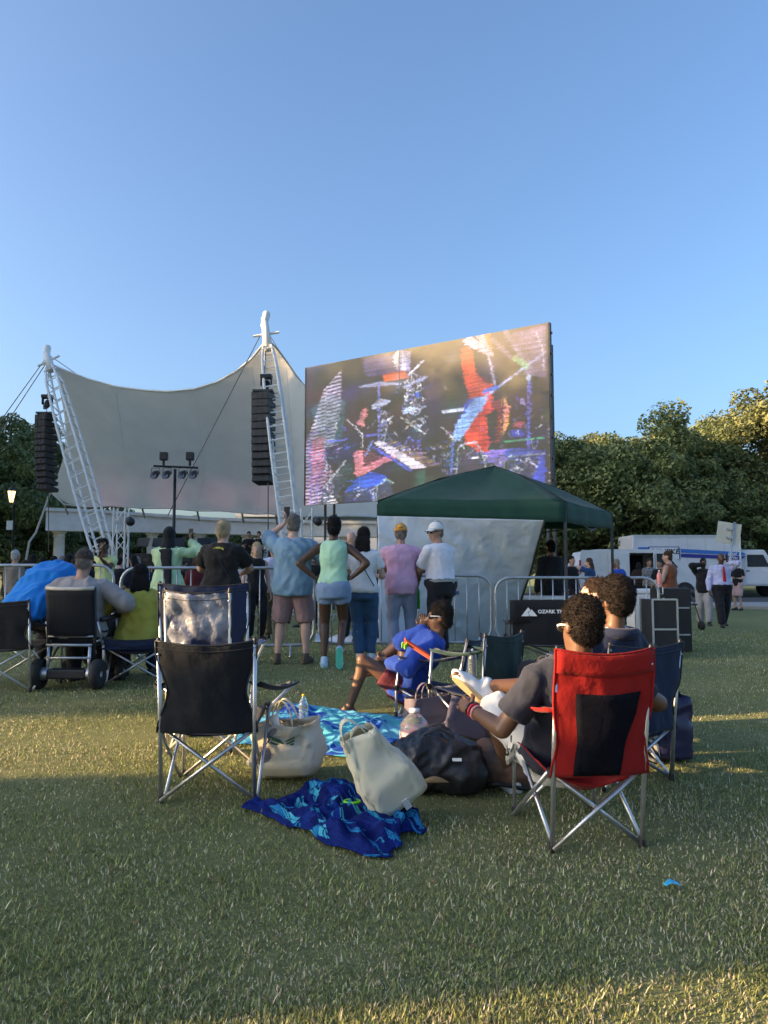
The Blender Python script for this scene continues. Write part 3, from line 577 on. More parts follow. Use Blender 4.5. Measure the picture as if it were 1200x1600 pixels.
# ================================================================== PEOPLE
SK = {'dark': M('skin_dark', (.075, .036, .020), .48, .12, 6, .08, 90), 'brown': M('skin_brown', (.150, .072, .040), .48, .12, 6, .08, 90), 'tan': M('skin_tan', (.36, .20, .135), .5, .12, 6, .08, 90), 'light': M('skin_light', (.50, .31, .235), .5, .10, 6, .08, 90)}
LIP = {'dark': M('lip_dark', (.09, .035, .028), .45, .1), 'brown': M('lip_brown', (.16, .06, .045), .45, .1), 'tan': M('lip_tan', (.34, .13, .10), .45, .1), 'light': M('lip_light', (.42, .17, .14), .45, .1)}
EYEW = M('eye_white', (.7, .68, .64), .25, 0); IRIS = M('iris_dark', (.015, .01, .008), .2, 0)
HAIR = {k: M('hair_' + k, c, .75, .4, 40, 1.0, 160, spec=.25, stretch=st) for k, c, st in (('black', (.010, .008, .008), (6, 6, .6)), ('brown', (.055, .030, .018), (3, 3, 1)), ('curl', (.016, .010, .007), (1, 1, 1)), ('blond', (.58, .44, .26), (6, 6, .6)), ('grey', (.20, .18, .16), (3, 3, 1)), ('silver', (.45, .44, .42), (3, 3, 1)))}
def ik(a, t, l1, l2, hint):
    a = Vector(a); t = Vector(t); d = t - a; L = d.length
    if L > (l1 + l2) * .998: t = a + d * ((l1 + l2) * .998 / L); d = t - a; L = d.length
    x = (l1 * l1 - l2 * l2 + L * L) / (2 * L); h = math.sqrt(max(0, l1 * l1 - x * x)); d.normalize()
    hn = Vector(hint); hn = hn - d * hn.dot(d)
    if hn.length < 1e-4: hn = d.orthogonal()
    return a + d * x + hn.normalized() * h, t
def ring(c, m, rx, ry, n=18, e=2.4):
    out = []
    for k in range(n):
        a = 2 * math.pi * k / n; ca, sa = math.cos(a), math.sin(a)
        out.append(c + m @ Vector((rx * math.copysign(abs(ca) ** (2 / e), ca), ry * math.copysign(abs(sa) ** (2 / e), sa), 0)))
    return out
def person(label, loc, yaw, H=1.75, skin='tan', top=None, bottom=None, shoes=None, hair=None, cap=None, glasses=None, pose=None, g=1.0, belly=0.0, sex='m', vox=.013, group=None, extra=None, name='person', sw=1.0):
    vox *= 1.4; p = pose or {}; k = H / 1.75; t0 = thing(name, label, 'person', loc, yaw, group); sd = random.uniform(0, 50)
    V = lambda q: Vector(q) * k
    lean, side, twist = p.get('lean', 0), p.get('side', 0), p.get('twist', 0)
    pel = V(p.get('pelvis', (0, 0, .93)))
    def mt(t):
        f = .3 + .7 * max(0, min(1, t / .5)); f = f if lean >= 0 else .62 + .18 * max(0, min(1, t / .5)); return Matrix.Rotation(R(twist * f), 3, 'Z') @ Matrix.Rotation(R(-lean * f), 3, 'X') @ Matrix.Rotation(R(side * f), 3, 'Y')
    def sp(t):
        if t < 0: return pel + mt(0) @ Vector((0, 0, t * k))
        c = pel.copy(); n = 8
        for i in range(n): c += mt(t * (i + .5) / n) @ Vector((0, 0, t * k / n))
        return c
    fem = sex == 'f'
    tab = [(-.14, .09, .07), (-.08, .15, .105), (0, .168, .118), (.1, .150, .108), (.2, .136, .100), (.32, .154, .112), (.42, .166, .108), (.475, .150, .088), (.52, .088, .070)]
    if fem: tab = [(-.14, .10, .08), (-.08, .165, .118), (0, .175, .125), (.1, .146, .105), (.2, .122, .093), (.32, .142, .115), (.42, .148, .102), (.475, .134, .082), (.52, .075, .062)]
    def rings(infl=0.0, lo=-.14, hi=.52, flare=0.0):
        ts = [a for a, _, _ in tab]; out = []
        tt = sorted(set([t for t in ts if lo < t < hi] + [lo, hi]))
        for t in tt:
            rx = np.interp(t, ts, [b for _, b, _ in tab]); ry = np.interp(t, ts, [c for _, _, c in tab])
            if t < -.08: rx = max(rx, tab[1][1] * .97); ry = max(ry, tab[1][2] * .97)
            if infl == 0 and t < -.1: rx *= .65; ry *= .7
            gg = g if t < .45 else 1 + (g - 1) * .5
            by = belly * math.exp(-((t - .1) / .13) ** 2)
            fl = flare * max(0, min(1, (.15 - t) / .3))
            out.append(ring(sp(t) + mt(t) @ Vector((0, by * .5 * k, 0)), mt(t), (rx * gg * k + infl + fl), (ry * gg * k + by * .5 * k + infl + fl)))
        return out
    hy, hp_, hr = p.get('head', (0, 0, 0)); HM = Matrix.Rotation(R(hy), 3, 'Z') @ Matrix.Rotation(R(-hp_), 3, 'X') @ Matrix.Rotation(R(hr), 3, 'Y')
    nb = sp(.51); hu = (mt(.5) @ Vector((0, .25, 1)) + HM @ Vector((0, .1, .9))).normalized(); hc = nb + hu * .175 * k
    hd = lambda q: hc + HM @ (Vector(q) * k)
    # joints
    SH_ = {}; EL = {}; WR = {}; HP = {}; KN = {}; AN = {}
    for s, n in ((-1, 'l'), (1, 'r')):
        SH_[n] = sp(.435) + mt(.435) @ V((s * (.165 if fem else .182) * sw * (1 + (g - 1) * .5), 0, 0))
        tgt = V(p.get('hand_' + n, (s * (.25 + .12 * (g - 1)), .06, .84))); hint = p.get('elbow_' + n, (s * .35, -1, -.1)); tgt = hd(p['face_' + n]) if 'face_' + n in p else tgt
        EL[n], WR[n] = ik(SH_[n], tgt, .29 * k, .25 * k, hint)
        HP[n] = pel + mt(0) @ V((s * .09 * g ** .5, 0, -.02))
        KN[n], AN[n] = ik(HP[n], V(p.get('foot_' + n, (s * .105, -.02, .085))), .43 * k, .42 * k, p.get('knee_' + n, (s * .12, 1, 0)))
    lg = g ** .6
    b = MB(); b.loft(rings())
    b.cap(nb - hu * .03 * k, hd((0, -.02, -.05)), .058 * k * lg, .052 * k * lg)
    b.ell(hd((0, -.012, .028)), Vector((.076, .095, .100)) * k, HM); b.ell(hd((0, .018, -.035)), Vector((.063, .074, .092)) * k, HM); b.ell(hd((0, .036, -.088)), Vector((.046, .052, .044)) * k, HM)
    b.cap(hd((0, .088, .012)), hd((0, .108, -.034)), .010 * k, .017 * k); b.ell(hd((0, .078, .022)), Vector((.052, .022, .014)) * k, HM)
    for s in (-1, 1): b.ell(hd((s * .076, -.012, -.012)), Vector((.013, .024, .034)) * k, HM)
    for n in 'lr':
        b.cap(SH_[n], EL[n], .056 * k * lg, .043 * k * lg); b.cap(EL[n], EL[n].lerp(WR[n], .4), .044 * k * lg, .041 * k * lg); b.cap(EL[n].lerp(WR[n], .4), WR[n], .041 * k * lg, .027 * k)
        b.cap(SH_[n], nb, .050 * k, .042 * k)
        b.cap(HP[n], HP[n].lerp(KN[n], .5), .092 * k * lg, .074 * k * lg); b.cap(HP[n].lerp(KN[n], .5), KN[n], .074 * k * lg, .056 * k * lg); c = (KN[n] - HP[n]).cross(AN[n] - KN[n])
        back = (mt(0) @ Vector((0, -1, 0))); kd = (AN[n] - KN[n]).normalized(); back = (back - kd * back.dot(kd)).normalized() if abs(back.dot(kd)) < .95 else (HP[n] - KN[n]).normalized()
        cm = KN[n].lerp(AN[n], .28) + back * .018 * k; b.cap(KN[n], cm, .053 * k * lg, .055 * k * lg); b.cap(cm, AN[n], .055 * k * lg, .036 * k)
    HND = {}
    for s, n in ((-1, 'l'), (1, 'r')):
        d = Vector(p['hdir_' + n]).normalized() if 'hdir_' + n in p else (WR[n] - EL[n]).normalized()
        w = Vector(p.get('hside_' + n, (0, 1, 0))); w = (w - d * w.dot(d)); w = w.normalized() if w.length > .05 else d.orthogonal().normalized()   # thumb side
        nn = d.cross(w) * s; HND[n] = (d, w, nn)
        mm = Matrix((w, nn, d)).transposed(); b.ell(WR[n] + d * .05 * k, Vector((.042, .017, .058)) * k, mm)
    TOE = {}
    for s, n in ((-1, 'l'), (1, 'r')):
        TOE[n] = Vector(p.get('toe_' + n, (s * .18, 1, 0))).normalized()
        sole = p.get('sole_' + n, Vector((0, 0, -1))); sole = Vector(sole).normalized(); td = TOE[n]
        b.cap(AN[n], AN[n] + td * .04 * k + sole * .03 * k, .036 * k, .034 * k); b.cap(AN[n] - td * .03 * k + sole * .05 * k, AN[n] + td * .15 * k + sole * .058 * k, .032 * k, .026 * k)
        for q in range(3): sdv = td.cross(sole); b.cap(AN[n] + td * .12 * k + sole * .06 * k + sdv * (q - 1) * .026 * k, AN[n] + td * .185 * k + sole * .068 * k + sdv * (q - 1) * .03 * k, .02 * k, .014 * k)
    me = fused(b, vox * (.88 if vox < .015 else 1.05), 4, .5)
    # fingers, eyes and mouth belong to the same body mesh
    e = MB()
    for s, n in ((-1, 'l'), (1, 'r')):
        d, w, nn = HND[n]; cu = p.get('curl_' + n, 30)
        for q, (off, L) in enumerate(((.028, .072), (.010, .080), (-.009, .074), (-.027, .058))):
            a = WR[n] + (d * .092 + w * off) * k; pts = [a - d * .02 * k]; ang = R(cu * .35); dd = d
            for L_ in (.45, .32, .28):
                dd = (d * math.cos(ang) - nn * math.sin(ang)).normalized(); pts.append(pts[-1] + dd * (L + .02) * L_ * k); ang += R(cu)
            e.tube(pts, [.0105 * k, .0098 * k, .009 * k, .006 * k], 6)
        a = WR[n] + (d * .025 + w * .028) * k; e.tube([a, a + (d * .03 + w * .03 - nn * .012) * k, a + (d * .062 + w * .036 - nn * .026) * k], [.013 * k, .011 * k, .008 * k], 6)
    e.cur = 1
    for s in (-1, 1): e.ell(hd((s * .031, .079, -.002)), Vector((.0135, .010, .0075)) * k, HM, 8, 6)
    e.cur = 2
    for s in (-1, 1): e.ell(hd((s * .031, .0865, -.002)), Vector((.0065, .004, .0065)) * k, HM, 8, 6)
    e.cur = 3; e.ell(hd((0, .084, -.070)), Vector((.024, .009, .006)) * k, HM, 8, 6); e.ell(hd((0, .082, -.080)), Vector((.019, .009, .006)) * k, HM, 8, 6)
    bm = bmesh.new(); bm.from_mesh(me)
    for f in bm.faces: f.smooth = True
    o0 = len(bm.verts); vs = [bm.verts.new(v) for v in e.v]
    for f, mi in zip(e.f, e.mi):
        ff = bm.faces.new([vs[i] for i in f]); ff.material_index = mi; ff.smooth = True
    bmesh.ops.recalc_face_normals(bm, faces=bm.faces); bm.to_mesh(me); bm.free()
    me.materials.clear()
    for m in (SK[skin], EYEW, IRIS, LIP[skin]): me.materials.append(m)
    link('body', me, t0)
    def cl(mb, nm, mat, amp=.006, sc=9, st=(1, 1, .6), vx=vox, sm=3, ridged=True, parent=None):
        m_ = fused(mb, vx, sm, .5)
        if amp: wrinkle(m_, amp, sc, st, sd, ridged)
        m_.materials.clear(); m_.materials.append(mat); return link(nm, m_, parent or t0, True)
    if top:
        inf = top.get('loose', .016); hem = top.get('hem', .09); b = MB(); b.loft(rings(inf, -hem, top.get('neck', .512), top.get('flare', .012 if hem > .02 else 0))); s_ = top.get('sleeve', .55)
        for n in 'lr':
            a0 = sp(.45)
            if s_ > 0:
                rs = .054 * k * lg + inf * .6; b.cap(SH_[n].lerp(nb, .62) - Vector((0, 0, .012 * k)), SH_[n], .046 * k + inf * .6, rs * .95)
                b.cap(SH_[n], SH_[n].lerp(EL[n], min(s_, 1)), rs, .048 * k * lg + inf * (1.15 if s_ < 1 else .8), flat=s_ < 1)
                if s_ > 1: b.cap(EL[n], EL[n].lerp(WR[n], min(s_ - 1, .97)), .049 * k * lg + inf * .8, .036 * k + inf * .7, flat=False)
            else: b.cap(SH_[n].lerp(nb, .40), SH_[n].lerp(nb, .75), .03 * k + inf, .03 * k + inf)
        cl(b, top.get('name', 'shirt'), top['mat'], top.get('amp', .007) * 1.8, top.get('sc', 8))
        if top.get('collar'):
            m_ = MB(); c = sp(.505); MM = mt(.5); m_.tube([c + MM @ (Vector((.072 * math.cos(a), .066 * math.sin(a) + .005, .012 * math.sin(a))) * k * 1.05) for a in np.linspace(0, 2 * math.pi, 15)[:-1]], .014 * k, 6, closed=True, flat=1.6); m_.build('collar', top['mat'], t0, None, True)
    if bottom:
        f_ = bottom.get('leg', 2.0); inf = bottom.get('loose', .014); b = MB(); b.loft(rings(inf * bottom.get('wl', .35), -.14, bottom.get('rise', .05)))
        for n in 'lr':
            b.cap(HP[n], HP[n].lerp(KN[n], .5 if f_ > .5 else f_), .094 * k * lg + inf, .080 * k * lg + inf * (1.3 if f_ < .6 else 1.0), flat=f_ < .6)
            if f_ > .6: b.cap(HP[n].lerp(KN[n], .5), HP[n].lerp(KN[n], min(f_, 1)), .080 * k * lg + inf, .062 * k * lg + inf * (1.6 if f_ <= 1 else 1), flat=f_ <= 1)
            if f_ > 1: b.cap(KN[n], KN[n].lerp(AN[n], .3), .060 * k * lg + inf, .060 * k * lg + inf); b.cap(KN[n].lerp(AN[n], .3), KN[n].lerp(AN[n], min(f_ - 1, .97)), .060 * k * lg + inf, .046 * k + inf * 1.3, flat=True)
        cl(b, bottom.get('name', 'trousers'), bottom['mat'], bottom.get('amp', .006) * 1.8, bottom.get('sc', 9))
        if bottom.get('belt'):
            m_ = MB(); c = sp(.05); m_.loft([ring(sp(q), mt(q), .168 * g * k + inf + .008, .118 * g * k + inf + .008 + belly * .6 * k) for q in (.025, .06)]); m_.build('belt', bottom['belt'], t0)
    if shoes:
        for n in 'lr':
            b = MB(); td = TOE[n]; sole = Vector(p.get('sole_' + n, (0, 0, -1))).normalized(); sv = td.cross(sole).normalized(); A = AN[n]
            fr_ = Matrix((sv, td, -sole)).transposed()
            b.ell(A + (td * -.025 + sole * .035) * k, Vector((.043, .055, .052)) * k, fr_); b.ell(A + (td * .07 + sole * .042) * k, Vector((.044, .10, .040)) * k, fr_); b.ell(A + (td * .135 + sole * .055) * k, Vector((.048, .075, .032)) * k, fr_)
            b.box(A + (td * .055 + sole * .074) * k, Vector((.078, .25, .024)) * k, fr_)
            if shoes.get('high', 1): b.cap(A + sole * .02 * k, A - sole * .012 * k, .046 * k, .045 * k)
            sh = cl(b, 'shoe', shoes['mat'], 0, vx=max(.012, vox * .85))
            if 'sole' in shoes: m_ = MB(); m_.loft([ring(A + (td * .055 + sole * q) * k, fr_, .041 * k, .128 * k, 16, 2.6) for q in (.074, .089)]); m_.build('sole', shoes['sole'], sh, None, False)
    if hair:
        b = MB(); kd_ = hair['kind']; hm = HAIR[hair['mat']]; x = hair.get('vol', 0.0)
        amp, sc_, rid = .004, 40, False
        if kd_ == 'short':
            b.ell(hd((0, -.020, .040)), Vector((.080 + x, .097 + x, .097 + x)) * k, HM); b.ell(hd((0, -.05, -.02)), Vector((.072 + x, .055 + x, .07)) * k, HM)
        elif kd_ == 'afro':
            b.ell(hd((0, -.028, .045)), Vector((.088 + x, .100 + x, .100 + x)) * k, HM); b.ell(hd((0, -.055, -.02)), Vector((.078 + x, .055 + x, .075)) * k, HM); amp, sc_ = .007, 55
        elif kd_ in ('long', 'bob', 'pony', 'bun', 'braids'):
            b.ell(hd((0, -.020, .036)), Vector((.083 + x, .100 + x, .103 + x)) * k, HM); b.ell(hd((0, -.05, -.03)), Vector((.078 + x, .06 + x, .08)) * k, HM)
            if kd_ in ('long', 'bob'):
                L = hair.get('len', .45); up = Vector((0, 0, 1)); bk = mt(.5) @ Vector((0, -1, 0)); rg = []
                for i in range(8):
                    q = i / 7; c = hd((0, -.055, .02)).lerp(hd((0, -.075, -.10)), min(1, q * 2.2)) + Vector((0, 0, -max(0, q - .3) * L * k)) + bk * (.035 * math.sin(q * 2.2)) * k
                    rg.append(ring(c, HM if q < .3 else mt(.5), (.082 + .022 * math.sin(q * 3.0) - .03 * max(0, q - .7)) * k, (.055 - .018 * q) * k))
                b.loft(rg)
            if kd_ == 'pony':
                a = hd((0, -.115, .05)); b.ell(a, Vector((.035, .035, .035)) * k); b.tube([a, a + V((.0, -.05, -.03)), a + V((.01, -.055, -.10)), a + V((.012, -.03, -.17))], [.028 * k, .036 * k, .032 * k, .010 * k], 8)
            if kd_ == 'bun': b.ell(hd(hair.get('at', (0, -.115, -.05))), Vector((.045, .042, .042)) * k)
            if kd_ == 'braids': 
                for a in range(9):
                    an = R(-70 + a * 17.5); q = hd((math.sin(an) * .085, -math.cos(an) * .1, .02)); b.tube([hd((math.sin(an) * .03, -.02, .13)), hd((math.sin(an) * .075, -.03 - math.cos(an) * .05, .10)), q, q + V((0, -.01, -.09))], [.016 * k, .018 * k, .017 * k, .012 * k], 7)
                amp = .003
            amp, sc_ = max(amp, .005), 26
        elif kd_ == 'hijab':
            b.ell(hd((0, -.012, .025)), Vector((.094, .112, .122)) * k, HM); b.cap(hd((0, -.02, -.06)), nb + V((0, -.01, -.02)), .088 * k, .12 * k)
            rg = [ring(nb + mt(.5) @ V((.02 + .02 * i, -.115 - .014 * i, -.03 - .11 * i)), mt(.5), (.105 - .012 * i) * k, .03 * k) for i in range(6)]; b.loft(rg); amp, sc_ = .008, 10
        hm = blackcloth if kd_ == 'hijab' else hm
        cl(b, 'headscarf' if kd_ == 'hijab' else 'hair', hm, amp, sc_, (1, 1, 1 if kd_ in ('afro', 'short') else .3), min(vox, .009 if kd_ == 'afro' else .013), 1 if kd_ == 'afro' else 2, rid)
        if vox <= .0190 and kd_ != 'hijab':
            ob_ = [c_ for c_ in t0.children if c_.name.startswith('hair')][-1]; hm_ = ob_.data; nv = len(hm_.vertices); fz = MB(); rr_ = random.Random(int(sd * 100)); ns = 3800 if kd_ == 'afro' else 1100
            for q in range(ns):
                v_ = hm_.vertices[rr_.randrange(nv)]; p0 = v_.co - v_.normal * .003; nn_ = v_.normal; fl_ = Vector((0, -.25, -1)); fl_ = (fl_ - nn_ * fl_.dot(nn_)); rv = Vector((rr_.gauss(0, 1), rr_.gauss(0, 1), rr_.gauss(0, 1)))
                if kd_ == 'afro': d1 = (nn_ + rv * .6).normalized() * .011; d2 = (nn_ * .2 + Vector((rr_.gauss(0, 1), rr_.gauss(0, 1), rr_.gauss(0, 1)))).normalized() * .010; w_ = .0013
                else: d1 = (nn_ * .35 + fl_ + rv * .22).normalized() * .016; d2 = (fl_ + nn_ * .1 + rv * .3).normalized() * .022; w_ = .0017
                o_ = nn_.cross(d1); o_ = o_.normalized() * w_ if o_.length > 1e-7 else Vector((w_, 0, 0)); o2 = d1.cross(o_).normalized() * w_
                a_, b_, c_ = p0, p0 + d1 * k, p0 + (d1 + d2) * k; fz.add([a_ + o_, a_ - o_, a_ + o2, b_ + o_, b_ - o_, b_ + o2, c_], [(0, 1, 4, 3), (1, 2, 5, 4), (2, 0, 3, 5), (3, 4, 6), (4, 5, 6), (5, 3, 6)])
            bm = bmesh.new(); bm.from_mesh(hm_); vs = [bm.verts.new(v) for v in fz.v]
            for f in fz.f: bm.faces.new([vs[i] for i in f])
            bm.to_mesh(hm_); bm.free()
    if cap:
        b = MB(); cm = cap['mat']; rg = []
        for i in range(7):
            a = R(-4 + 15 * i); rg.append([hd((.089 * math.cos(a) * math.cos(u), -.012 + .108 * math.cos(a) * math.sin(u), .035 + .105 * math.sin(a))) for u in np.linspace(0, 2 * math.pi, 21)[:-1]])
        b.loft(rg); cp = b.build('cap', cm, t0, None, True)
        b = MB(); b.grid(lambda u, v: hd(((u - .5) * 2 * .078, (.085 + .085 * v) * math.sqrt(max(.02, 1 - ((u - .5) * 1.45) ** 2)), .036 - .020 * v - .05 * (u - .5) ** 2)), 10, 4); b.build('brim', cap.get('brim', cm), cp, None, True, solid=.005)
        MB().ell(hd((0, -.012, .141)), (.009, .009, .006)).build('button', cm, cp)
        b = MB(); b.tube([hd((.05 * math.cos(a), -.012 - .1 * math.sin(a) * 1.03 - .004, .040 + .03 * 0 + .034 * math.sin(a) ** 2 * 1.0)) for a in np.linspace(.5, math.pi - .5, 8)], .004, 5); b.build('strap_opening', black, cp)
    if glasses:
        gm = M('sunglass_lens', (.01, .01, .012), .08, 0) if glasses != 'white' else M('clear_lens', (.05, .05, .05), .1, 0); fm = black if glasses != 'white' else whitepaint
        for s in (-1, 1):
            b = MB(); b.ell(hd((s * .033, .094, -.003)), Vector((.028, .008, .021)) * k, HM); l_ = b.build('sunglasses', gm, t0, None, True)
            MB().tube([hd((s * .062, .086, .004)), hd((s * .078, .04, .004)), hd((s * .083, -.02, .0))], .0035 if glasses != 'white' else .005, 5).build('temple_arm', fm, l_)
    PJ = dict(WR=WR, EL=EL, SH=SH_, HND=HND, hd=hd, sp=sp, mt=mt, KN=KN, AN=AN, k=k, t=t0, HM=HM)
    if extra: extra(PJ)
    t0.update_tag(); return PJ
def world(PJ, q):
    t = PJ['t']; return Vector(t.location) + Matrix.Rotation(t.rotation_euler[2], 3, 'Z') @ Vector(q)
# ================================================================== CAMP CHAIRS
navyc = cloth('navy_cloth', (.014, .024, .062)); redc = cloth('red_cloth', (.40, .016, .014), thin=.35); greenc = cloth('dark_green_cloth', (.018, .050, .048)); slate = cloth('slate_cloth', (.10, .105, .13)); meshc = M('black_mesh', (.006, .006, .010), .95, .3, 60, .4, 200, spec=.1)
def camp_chair(label, loc, rz, w=.52, d=.48, seat=.40, back=.88, fab=blackcloth, seatfab=None, insert=None, tilt=.09, armz=.62, splay=0.0, armdrop=0.0, tube_m=alu, low=.62, group='folding camp chairs', armfab=None, name='camp_chair', pinch=.16, wr=.010, sag=.07):
    t = thing(name, label, 'chair', loc, rz, group); hw = w / 2; hd_ = d / 2; r = .0105
    for s in (-1, 1):
        MB().tube([(s * hw, -hd_, .01), (s * hw * 1.01, -hd_ - tilt * .4, back * .5), (s * hw * 1.03, -hd_ - tilt, back)], r * 1.15, 8).build('back_post', tube_m, t, None, True)
        MB().tube([(s * hw, -hd_ + .012 * s, .015), (-s * hw, -hd_ + .012 * s, seat - .05)], r, 8).build('rear_brace', tube_m, t, None, True)
        MB().tube([(s * hw, hd_ + .012 * s, .015), (-s * hw, hd_ + .012 * s, seat - .01)], r, 8).build('front_brace', tube_m, t, None, True)
        MB().tube([(s * hw + .014, -hd_ + .02, .015), (s * hw + .014, hd_, seat - .01)], r, 8).build('side_brace', tube_m, t, None, True)
        MB().tube([(s * hw - .014, hd_ - .02, .015), (s * hw - .014, -hd_, seat - .05)], r, 8).build('side_brace', tube_m, t, None, True)
        a = Vector((s * hw, hd_, seat - .03)); e = Vector((s * (hw + splay), hd_ - .03 + .06 * (splay > 0), armz - armdrop))
        MB().tube([(s * hw, hd_, .0), a, e], r, 8).build('front_post', tube_m, t, None, True)
        bp = Vector((s * hw * 1.02, -hd_ - tilt * .62, armz + .02)); af = armfab or fab
        MB().grid(lambda u, v: bp.lerp(e, u) + Vector((s * (v - .5) * .065, 0, -.03 * math.sin(math.pi * u) + .01 * math.cos(v * 6))), 8, 3).build('armrest', af, t, None, True, solid=.008)
        for q in ((s * hw, -hd_, .012), (s * hw, hd_, .012)): MB().cap(Vector(q) - Vector((0, 0, .008)), Vector(q) + Vector((0, 0, .03)), .016, .014).build('foot_cap', black, t, None, True)
        for q in ((s * hw, -hd_ - .01, seat - .05), (s * hw, hd_, seat - .01)): MB().box(q, (.035, .035, .045)).build('hub', black, t, None, bevel=.006)
        MB().cap((s * hw * 1.03, -hd_ - tilt, back), (s * hw * 1.03, -hd_ - tilt, back + .02), .014, .010).build('post_tip', black, t, None, True)
        MB().ell((s * hw * 1.02, -hd_ - tilt * .95 - .014, back - .06), (.007, .005, .007)).build('rivet', alu, t)
    sf = seatfab or fab; z0 = seat - .06; sd = random.uniform(0, 30)
    def seatp(u, v):
        x = (u - .5) * w * (1 - .0 * v); y = -hd_ - .01 + v * d; return Vector((x, y, z0 + .055 * v - sag * math.sin(math.pi * u) * (.35 + .65 * math.sin(math.pi * v)) + .006 * mnoise.noise((x * 12 + sd, y * 12, 0))))
    MB().grid(seatp, 14, 12).build('seat', sf, t, None, True, solid=.006)
    zb = seat - .06
    def backp(u, v):
        z = zb + (back + .012 - zb) * v; f = (z - .0) / back; pin = pinch * math.sin(math.pi * min(1, v / low)) ** 2 if v < low else 0
        x = (u - .5) * (w * 1.04 + .02) * (1 - pin); y = -hd_ - tilt * f ** 1.4 - .010
        return Vector((x, y + .05 * math.sin(math.pi * u) * (1 - .6 * abs(v - .4)) * -1 + wr * mnoise.noise((x * 9 + sd, z * 7, 2.0)) + wr * .6 * (1 - 2 * abs(mnoise.noise((x * 14 + z * 9 + sd, z * 5 - x * 6, 5.0)))), z - .025 * math.sin(math.pi * u) * v))
    bk = MB().grid(backp, 26, 26).build('backrest', fab, t, None, True, solid=.006)
    for s in (0.0, 1.0): MB().tube([backp(s, i / 12) + Vector((0, -.004, 0)) for i in range(13)], .0055, 5).build('piping', black if fab is not redc else fab, bk, None, True)
    MB().tube([backp(i / 14, 1.0) for i in range(15)], .006, 5).build('piping', black if fab is not redc else fab, bk, None, True)
    MB().tube([backp(i / 14, .93) + Vector((0, -.0065, 0)) for i in range(15)], .002, 4).build('stitching', dsteel, bk)
    if insert:
        MB().grid(lambda u, v: backp(.20 + u * (.46 + .20 * v), .015 + .66 * v) + Vector((0, -.007, 0)), 10, 12).build('mesh_panel', insert, bk, None, True, solid=.004)
        MB().grid(lambda u, v: backp(.01 + .98 * u, .82 + .17 * v) + Vector((0, -.008, 0)), 14, 4).build('top_band', fab, bk, None, True, solid=.004)
    t['back_fn'] = 0
    return t
c1 = G(326, 1250); c1.y += .2
camp_chair('empty black camp chair close by, seen from behind, feet on sunlit grass', c1, R(1), .50, .50, .44, .86, blackcloth, splay=.16, armdrop=.06, low=.9, pinch=.22)
c2 = GX(331, 5.45)
camp_chair('high-backed navy and silver camp chair right behind the empty black one', c2, R(-3), .42, .5, .46, 1.07, M('silver_navy_cloth', (.02, .03, .09), .35, .3, 7, .5, 30, col2=(.42, .42, .46), spec=.6), insert=None, splay=.12, wr=.03, armz=.70, tube_m=M('pale_tube', (.60, .55, .45), .4, .1, metal=.5))
c3 = GX(330, 6.2); camp_chair('navy camp chair peeking out above the navy and silver one', c3, R(4), .64, .5, .46, 1.08, navyc)
cy = GX(219, 7.95); camp_chair('navy camp chair holding the woman in the yellow shirt', cy, R(12), .58, .5, .42, .46, navyc, splay=.05, armz=.52, sag=.1)
cb4 = GX(22, 7.6); camp_chair('wide black camp chair holding the bent man in bright blue', cb4, R(-6), .74, .55, .46, .84, blackcloth)
cr = Vector((.925, 3.84, gz(0, 3.84))); camp_chair('red camp chair with black mesh back panel and a man in it', cr, R(9), .43, .52, .40, .90, redc, seatfab=redc, insert=meshc, tilt=.12, armfab=redc, low=.55, pinch=.10, sag=.15)
cn = Vector((1.36, 4.75, gz(0, 4.75))); camp_chair('navy camp chair of the curly-haired man beyond the red chair', cn, R(24), .50, .5, .36, .80, navyc, sag=.12)
c7 = Vector((1.48, 5.5, gz(0, 5.5))); camp_chair('grey camp chair of the brown-haired man, mostly hidden by two heads', c7, R(30), .50, .46, .30, .68, slate)
cg = Vector((.66, 5.8, gz(0, 5.8))); camp_chair('small chair with dark green back and navy seat by the water bottle', cg, R(48), .46, .46, .36, .74, greenc, seatfab=navyc, tilt=.05, pinch=.05)
cbw = Vector((.40, 6.42, gz(0, 6.45))); camp_chair('low navy camp chair holding the barefoot woman in blue', cbw, R(72), .54, .46, .25, .62, navyc, armz=.48, tilt=.12, sag=.12)
# wide two-seat chair with lettering on its back
cl_ = GX(868, 8.3); lov = camp_chair('wide black two-seat camp chair with white mountain logo on its back', cl_, R(0), 1.02, .5, .42, .70, blackcloth, tilt=.05, armz=.58, pinch=.0, tube_m=dsteel)
zt = .745
MB().grid(lambda u, v: Vector(((u - .5) * 1.10, -.325 + .01 * math.sin(9 * u), .585 + .235 * v)), 16, 3).build('back_panel', blackcloth, lov, None, True, solid=.012)
wl = M('white_lettering', (.75, .75, .75), .6, 0)
text_mesh('OZARK TRAIL', .050, wl, frame((-.10, -.345, .70), (1, 0, 0), (0, 0, 1)), 'lettering', lov, .001, .002, squash=1.05)
m = MB()
for pts in ([(-.435, .655), (-.365, .745), (-.342, .72), (-.37, .69), (-.352, .655)], [(-.342, .655), (-.365, .685), (-.33, .725), (-.27, .655)]): m.prism([Vector((x, -.345, z)) for x, z in pts], (0, -.002, 0), (0, .002, 0))
m.build('mountain_logo', wl, lov)

